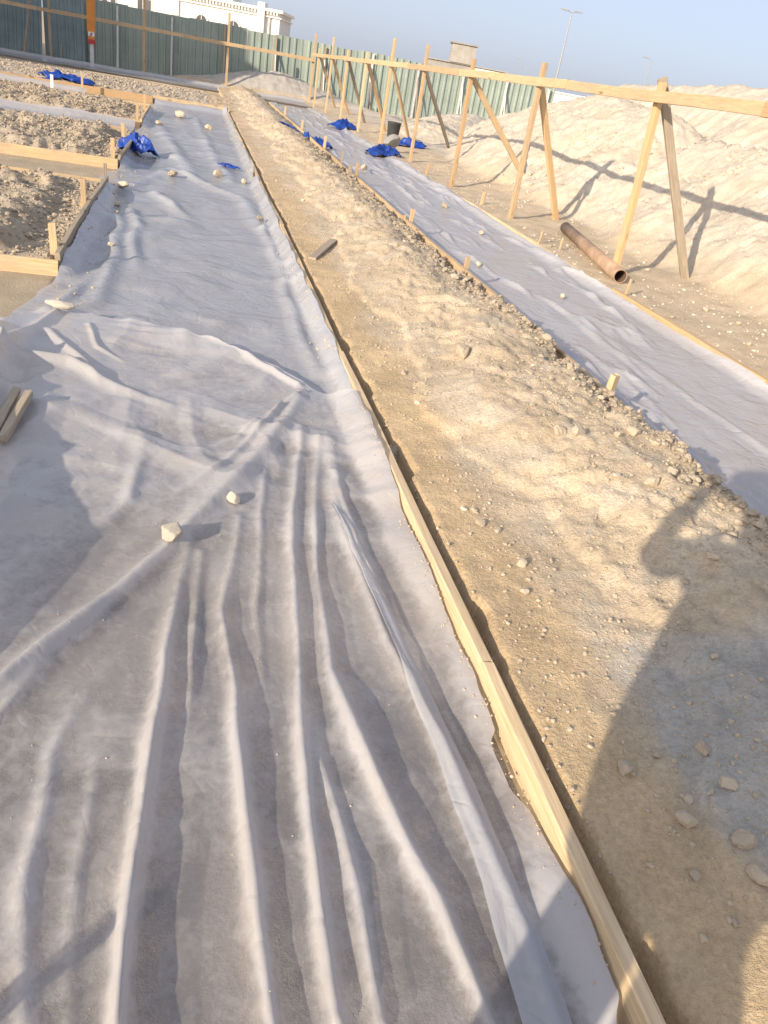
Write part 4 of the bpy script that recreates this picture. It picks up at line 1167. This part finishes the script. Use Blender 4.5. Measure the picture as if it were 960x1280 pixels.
tarp(172, 190, 0.48, 0.75, 0.52, 0.9, 'blue plastic bundle at the corner of the grey heap', 2)
tarp(284, 207, 0.45, 0.16, 0.06, -0.5, 'thin blue strip on the wide sheet near the block like stone', 3)
tarp(388, 181, 0.55, 0.8, 0.40, 0.6, 'blue plastic scrap caught on the ridge board beside a stake', 4, xy=(2.62, 17.6))
tarp(372, 176, 0.6, 0.16, 0.05, -0.2, 'small dark blue strip lying on the sand ridge', 8, xy=(2.1, 18.4))
tarp(427, 160, 0.9, 1.0, 0.5, 0.2, 'crumpled blue plastic in the sand beyond the narrow sheet', 5)
tarp(480, 193, 1.0, 0.9, 0.42, 0.1, 'big blue plastic bag under the grey cement lump', 6)
tarp(514, 184, 1.05, 0.7, 0.36, -0.2, 'flat blue plastic right of the cement lump', 7, xy=(5.35, 20.6))
# grey cement lump and dark bucket
x, y = gp(486, 182, 0.2)
o = stone(x + 0.12, y + 0.25, gz(x, y) + 0.11, 0.22, 'grey cement lump heaped on the blue bag', None, False, 0.1, name='cement_lump')
o.data = mesh_np('cement_lump', stone_shape(77, I3)[0], I3[1], True); o.data.materials.append(M['cement'])
bk = empty('bucket', (5.25, 22.0, gz(5.25, 22.0))); tag(bk, 'dark bucket standing behind the grey cement lump', 'bucket')
V, Fc = [], []
for z, r in ((0, 0.14), (0.40, 0.18), (0.42, 0.195), (0.44, 0.18), (0.40, 0.165), (0.02, 0.125)):
    V += [(r * math.cos(a), r * math.sin(a), z) for a in np.linspace(0, 2 * math.pi, 20, endpoint=False)]
Fc = [[k * 20 + i, k * 20 + (i + 1) % 20, (k + 1) * 20 + (i + 1) % 20, (k + 1) * 20 + i] for k in range(5) for i in range(20)] + [list(range(100, 120))]
link('body', pyd('body', V, Fc, True), M['bucket'], bk)
V = []; aa = np.linspace(0, math.pi, 14)
hp_ = [(0.19 * math.cos(a), 0.0, 0.42 + 0.16 * math.sin(a)) for a in aa]
V = [(p[0] + dx, p[1] + dy, p[2] + dx) for p in hp_ for dx, dy in ((-.006, 0), (0, .008), (.006, 0), (0, -.008))]
link('handle', pyd('handle', V, [[i * 4 + k, i * 4 + (k + 1) % 4, i * 4 + 4 + (k + 1) % 4, i * 4 + 4 + k] for i in range(13) for k in range(4)]), M['steel'], bk)

# ------------------------------------------------------------------ the photographer, standing behind the camera, whose shadow falls on the ridge
nv_, mv_ = Vector((-math.sin(SH_AZ), math.cos(SH_AZ), 0)), Vector((math.cos(SH_AZ), math.sin(SH_AZ), 0))
def B(n, z, m): return nv_ * n + mv_ * m + Vector((0, 0, z))
person = empty('person', tuple(B(-0.02, 0.02, -0.42)))
tag(person, 'person in a straw hat and blue shirt standing to take a photograph', 'person')
def skin(name, verts, edges, radii, mat, parent, sub=2):
    me = bpy.data.meshes.new(name); me.from_pydata([tuple(v - parent.location) for v in verts], edges, []); me.update()
    o = link(name, me, mat, parent)
    md = o.modifiers.new('skin', 'SKIN'); md.use_smooth_shade = True
    for v, r in zip(me.skin_vertices[0].data, radii): v.radius = r if isinstance(r, tuple) else (r, r)
    me.skin_vertices[0].data[0].use_root = True
    o.modifiers.new('sub', 'SUBSURF').levels = sub; o.modifiers['sub'].render_levels = sub
    return o
bm0 = -0.42
pv = [B(0.0, 0.88, bm0), B(0.14, 1.10, bm0), B(0.22, 1.32, bm0), B(0.28, 1.48, bm0), B(0.31, 1.55, bm0 + 0.03),          # pelvis, waist, chest, neck, head base
      B(0.35, 1.68, bm0 + 0.05), B(0.36, 1.77, bm0 + 0.04),
      B(0.42, 1.43, bm0), B(0.585, 1.29, bm0 + 0.08), B(0.59, 1.62, bm0 + 0.16),                                             # left arm up to the hat brim
      B(0.06, 1.43, bm0), B(-0.16, 1.22, bm0 + 0.10), B(-0.04, 1.52, bm0 + 0.34),                                           # right arm holding the phone
      B(0.08, 0.80, bm0), B(0.085, 0.48, bm0 + 0.02), B(0.085, 0.10, bm0 - 0.02), B(0.10, 0.05, bm0 + 0.14),                 # left leg
      B(-0.125, 0.80, bm0), B(-0.15, 0.48, bm0 - 0.02), B(-0.13, 0.10, bm0 - 0.06), B(-0.11, 0.05, bm0 + 0.10)]
pe = [(0, 1), (1, 2), (2, 3), (3, 4), (4, 5), (5, 6), (2, 7), (7, 8), (8, 9), (2, 10), (10, 11), (11, 12), (0, 13), (13, 14), (14, 15), (15, 16), (0, 17), (17, 18), (18, 19), (19, 20)]
pr = [(0.16, 0.13), (0.16, 0.12), (0.18, 0.13), 0.075, 0.065, (0.085, 0.10), (0.065, 0.08), 0.075, 0.05, 0.034, 0.075, 0.05, 0.034, 0.095, 0.065, 0.045, 0.04, 0.095, 0.065, 0.045, 0.04]
body = skin('body', pv, pe, pr, M['skin'], person)
shirt = skin('shirt', [B(-0.02, 0.76, bm0), pv[0], pv[1], pv[2], B(0.27, 1.44, bm0), pv[7], B(0.57, 1.30, bm0 + 0.07), pv[10], B(-0.14, 1.25, bm0 + 0.09)],
             [(0, 1), (1, 2), (2, 3), (3, 4), (3, 5), (5, 6), (3, 7), (7, 8)], [0.25, 0.27, 0.28, 0.27, 0.13, 0.095, 0.075, 0.095, 0.075], M['shirt'], person)
for k, q in (('left', 13), ('right', 17)):
    skin('trouser_leg', [pv[q], pv[q + 1], pv[q + 2] + Vector((0, 0, 0.03))], [(0, 1), (1, 2)], [0.12, 0.10, 0.09], M['trousers'], person)
def hand(c, d, up, parent):
    side = d.cross(up).normalized()
    vs_ = [c, c + d * 0.05, c + d * 0.09]; ed = [(0, 1), (1, 2)]; rd = [0.026, 0.030, 0.026]
    for i, (o_, L) in enumerate(((-0.03, 0.065), (-0.01, 0.078), (0.01, 0.074), (0.03, 0.058))):
        b0 = c + d * 0.085 + side * o_
        n0 = len(vs_); vs_ += [b0, b0 + d * L * 0.55 + up * 0.008, b0 + d * L * 0.8 - up * 0.022]
        ed += [(2, n0), (n0, n0 + 1), (n0 + 1, n0 + 2)]; rd += [0.010, 0.009, 0.008]
    n0 = len(vs_); vs_ += [c + d * 0.04 - side * 0.04, c + d * 0.075 - side * 0.062]; ed += [(1, n0), (n0, n0 + 1)]; rd += [0.011, 0.009]
    return skin('hand', vs_, ed, rd, M['skin'], parent)
hand(pv[9], Vector((0.1, 0.1, 1)).normalized(), mv_, person)
hand(pv[12], (Vector((-0.03, -0.08, 1.56)) - pv[12]).normalized(), nv_, person)
# head details and hat
def lathe(name, prof, loc, mat, parent, n=32, tilt=(0, 0, 0)):
    V = [(r * math.cos(a), r * math.sin(a), z) for r, z in prof for a in np.linspace(0, 2 * math.pi, n, endpoint=False)]
    Fc = [[k * n + i, k * n + (i + 1) % n, (k + 1) * n + (i + 1) % n, (k + 1) * n + i] for k in range(len(prof) - 1) for i in range(n)]
    o = link(name, pyd(name, V, Fc, True), mat, parent); o.location = Vector(loc) - parent.location; o.rotation_euler = tilt
    return o
lathe('hat', [(0.005, 0.12), (0.07, 0.115), (0.095, 0.07), (0.105, 0.0), (0.22, -0.012), (0.33, -0.03), (0.33, -0.034), (0.22, -0.018), (0.10, -0.01)], B(0.36, 1.78, bm0 + 0.05), M['straw'], person)
hd_ = Vector((0.26, 0.83, 0)).normalized()
fc = B(0.35, 1.67, bm0 + 0.05)
lt = Vector((-hd_.y, hd_.x, 0))
skin('nose', [fc + hd_ * 0.095 + Vector((0, 0, 0.025)), fc + hd_ * 0.118 - Vector((0, 0, 0.012))], [(0, 1)], [0.010, 0.016], M['skin'], person, 1)
skin('mouth', [fc + hd_ * 0.09 + lt * 0.022 - Vector((0, 0, 0.05)), fc + hd_ * 0.098 - Vector((0, 0, 0.05)), fc + hd_ * 0.09 - lt * 0.022 - Vector((0, 0, 0.05))], [(0, 1), (1, 2)], [0.006, 0.008, 0.006], M['red'], person, 1)
for s_ in (-1, 1):
    lathe('eye', [(0.001, 0.012), (0.009, 0.008), (0.012, 0), (0.009, -0.008), (0.001, -0.012)], fc + hd_ * 0.088 + lt * 0.032 * s_ + Vector((0, 0, 0.03)), M['black'], person, 12)
    skin('ear', [fc + lt * 0.088 * s_ + Vector((0, 0, 0.03)), fc + lt * 0.092 * s_ - Vector((0, 0, 0.02))], [(0, 1)], [0.016, 0.011], M['skin'], person, 1)
# the phone, held just behind the point the picture is taken from
ph_me = boxes('phone', [(-0.036, 0.036, -0.075, 0.075, 0.012, 0.020)])
phone = link('phone', ph_me, M['black'])
phone.matrix_world = mw @ Matrix.Translation((0.0, -0.02, 0.012))
tag(phone, 'black mobile phone held up in one hand', 'phone')
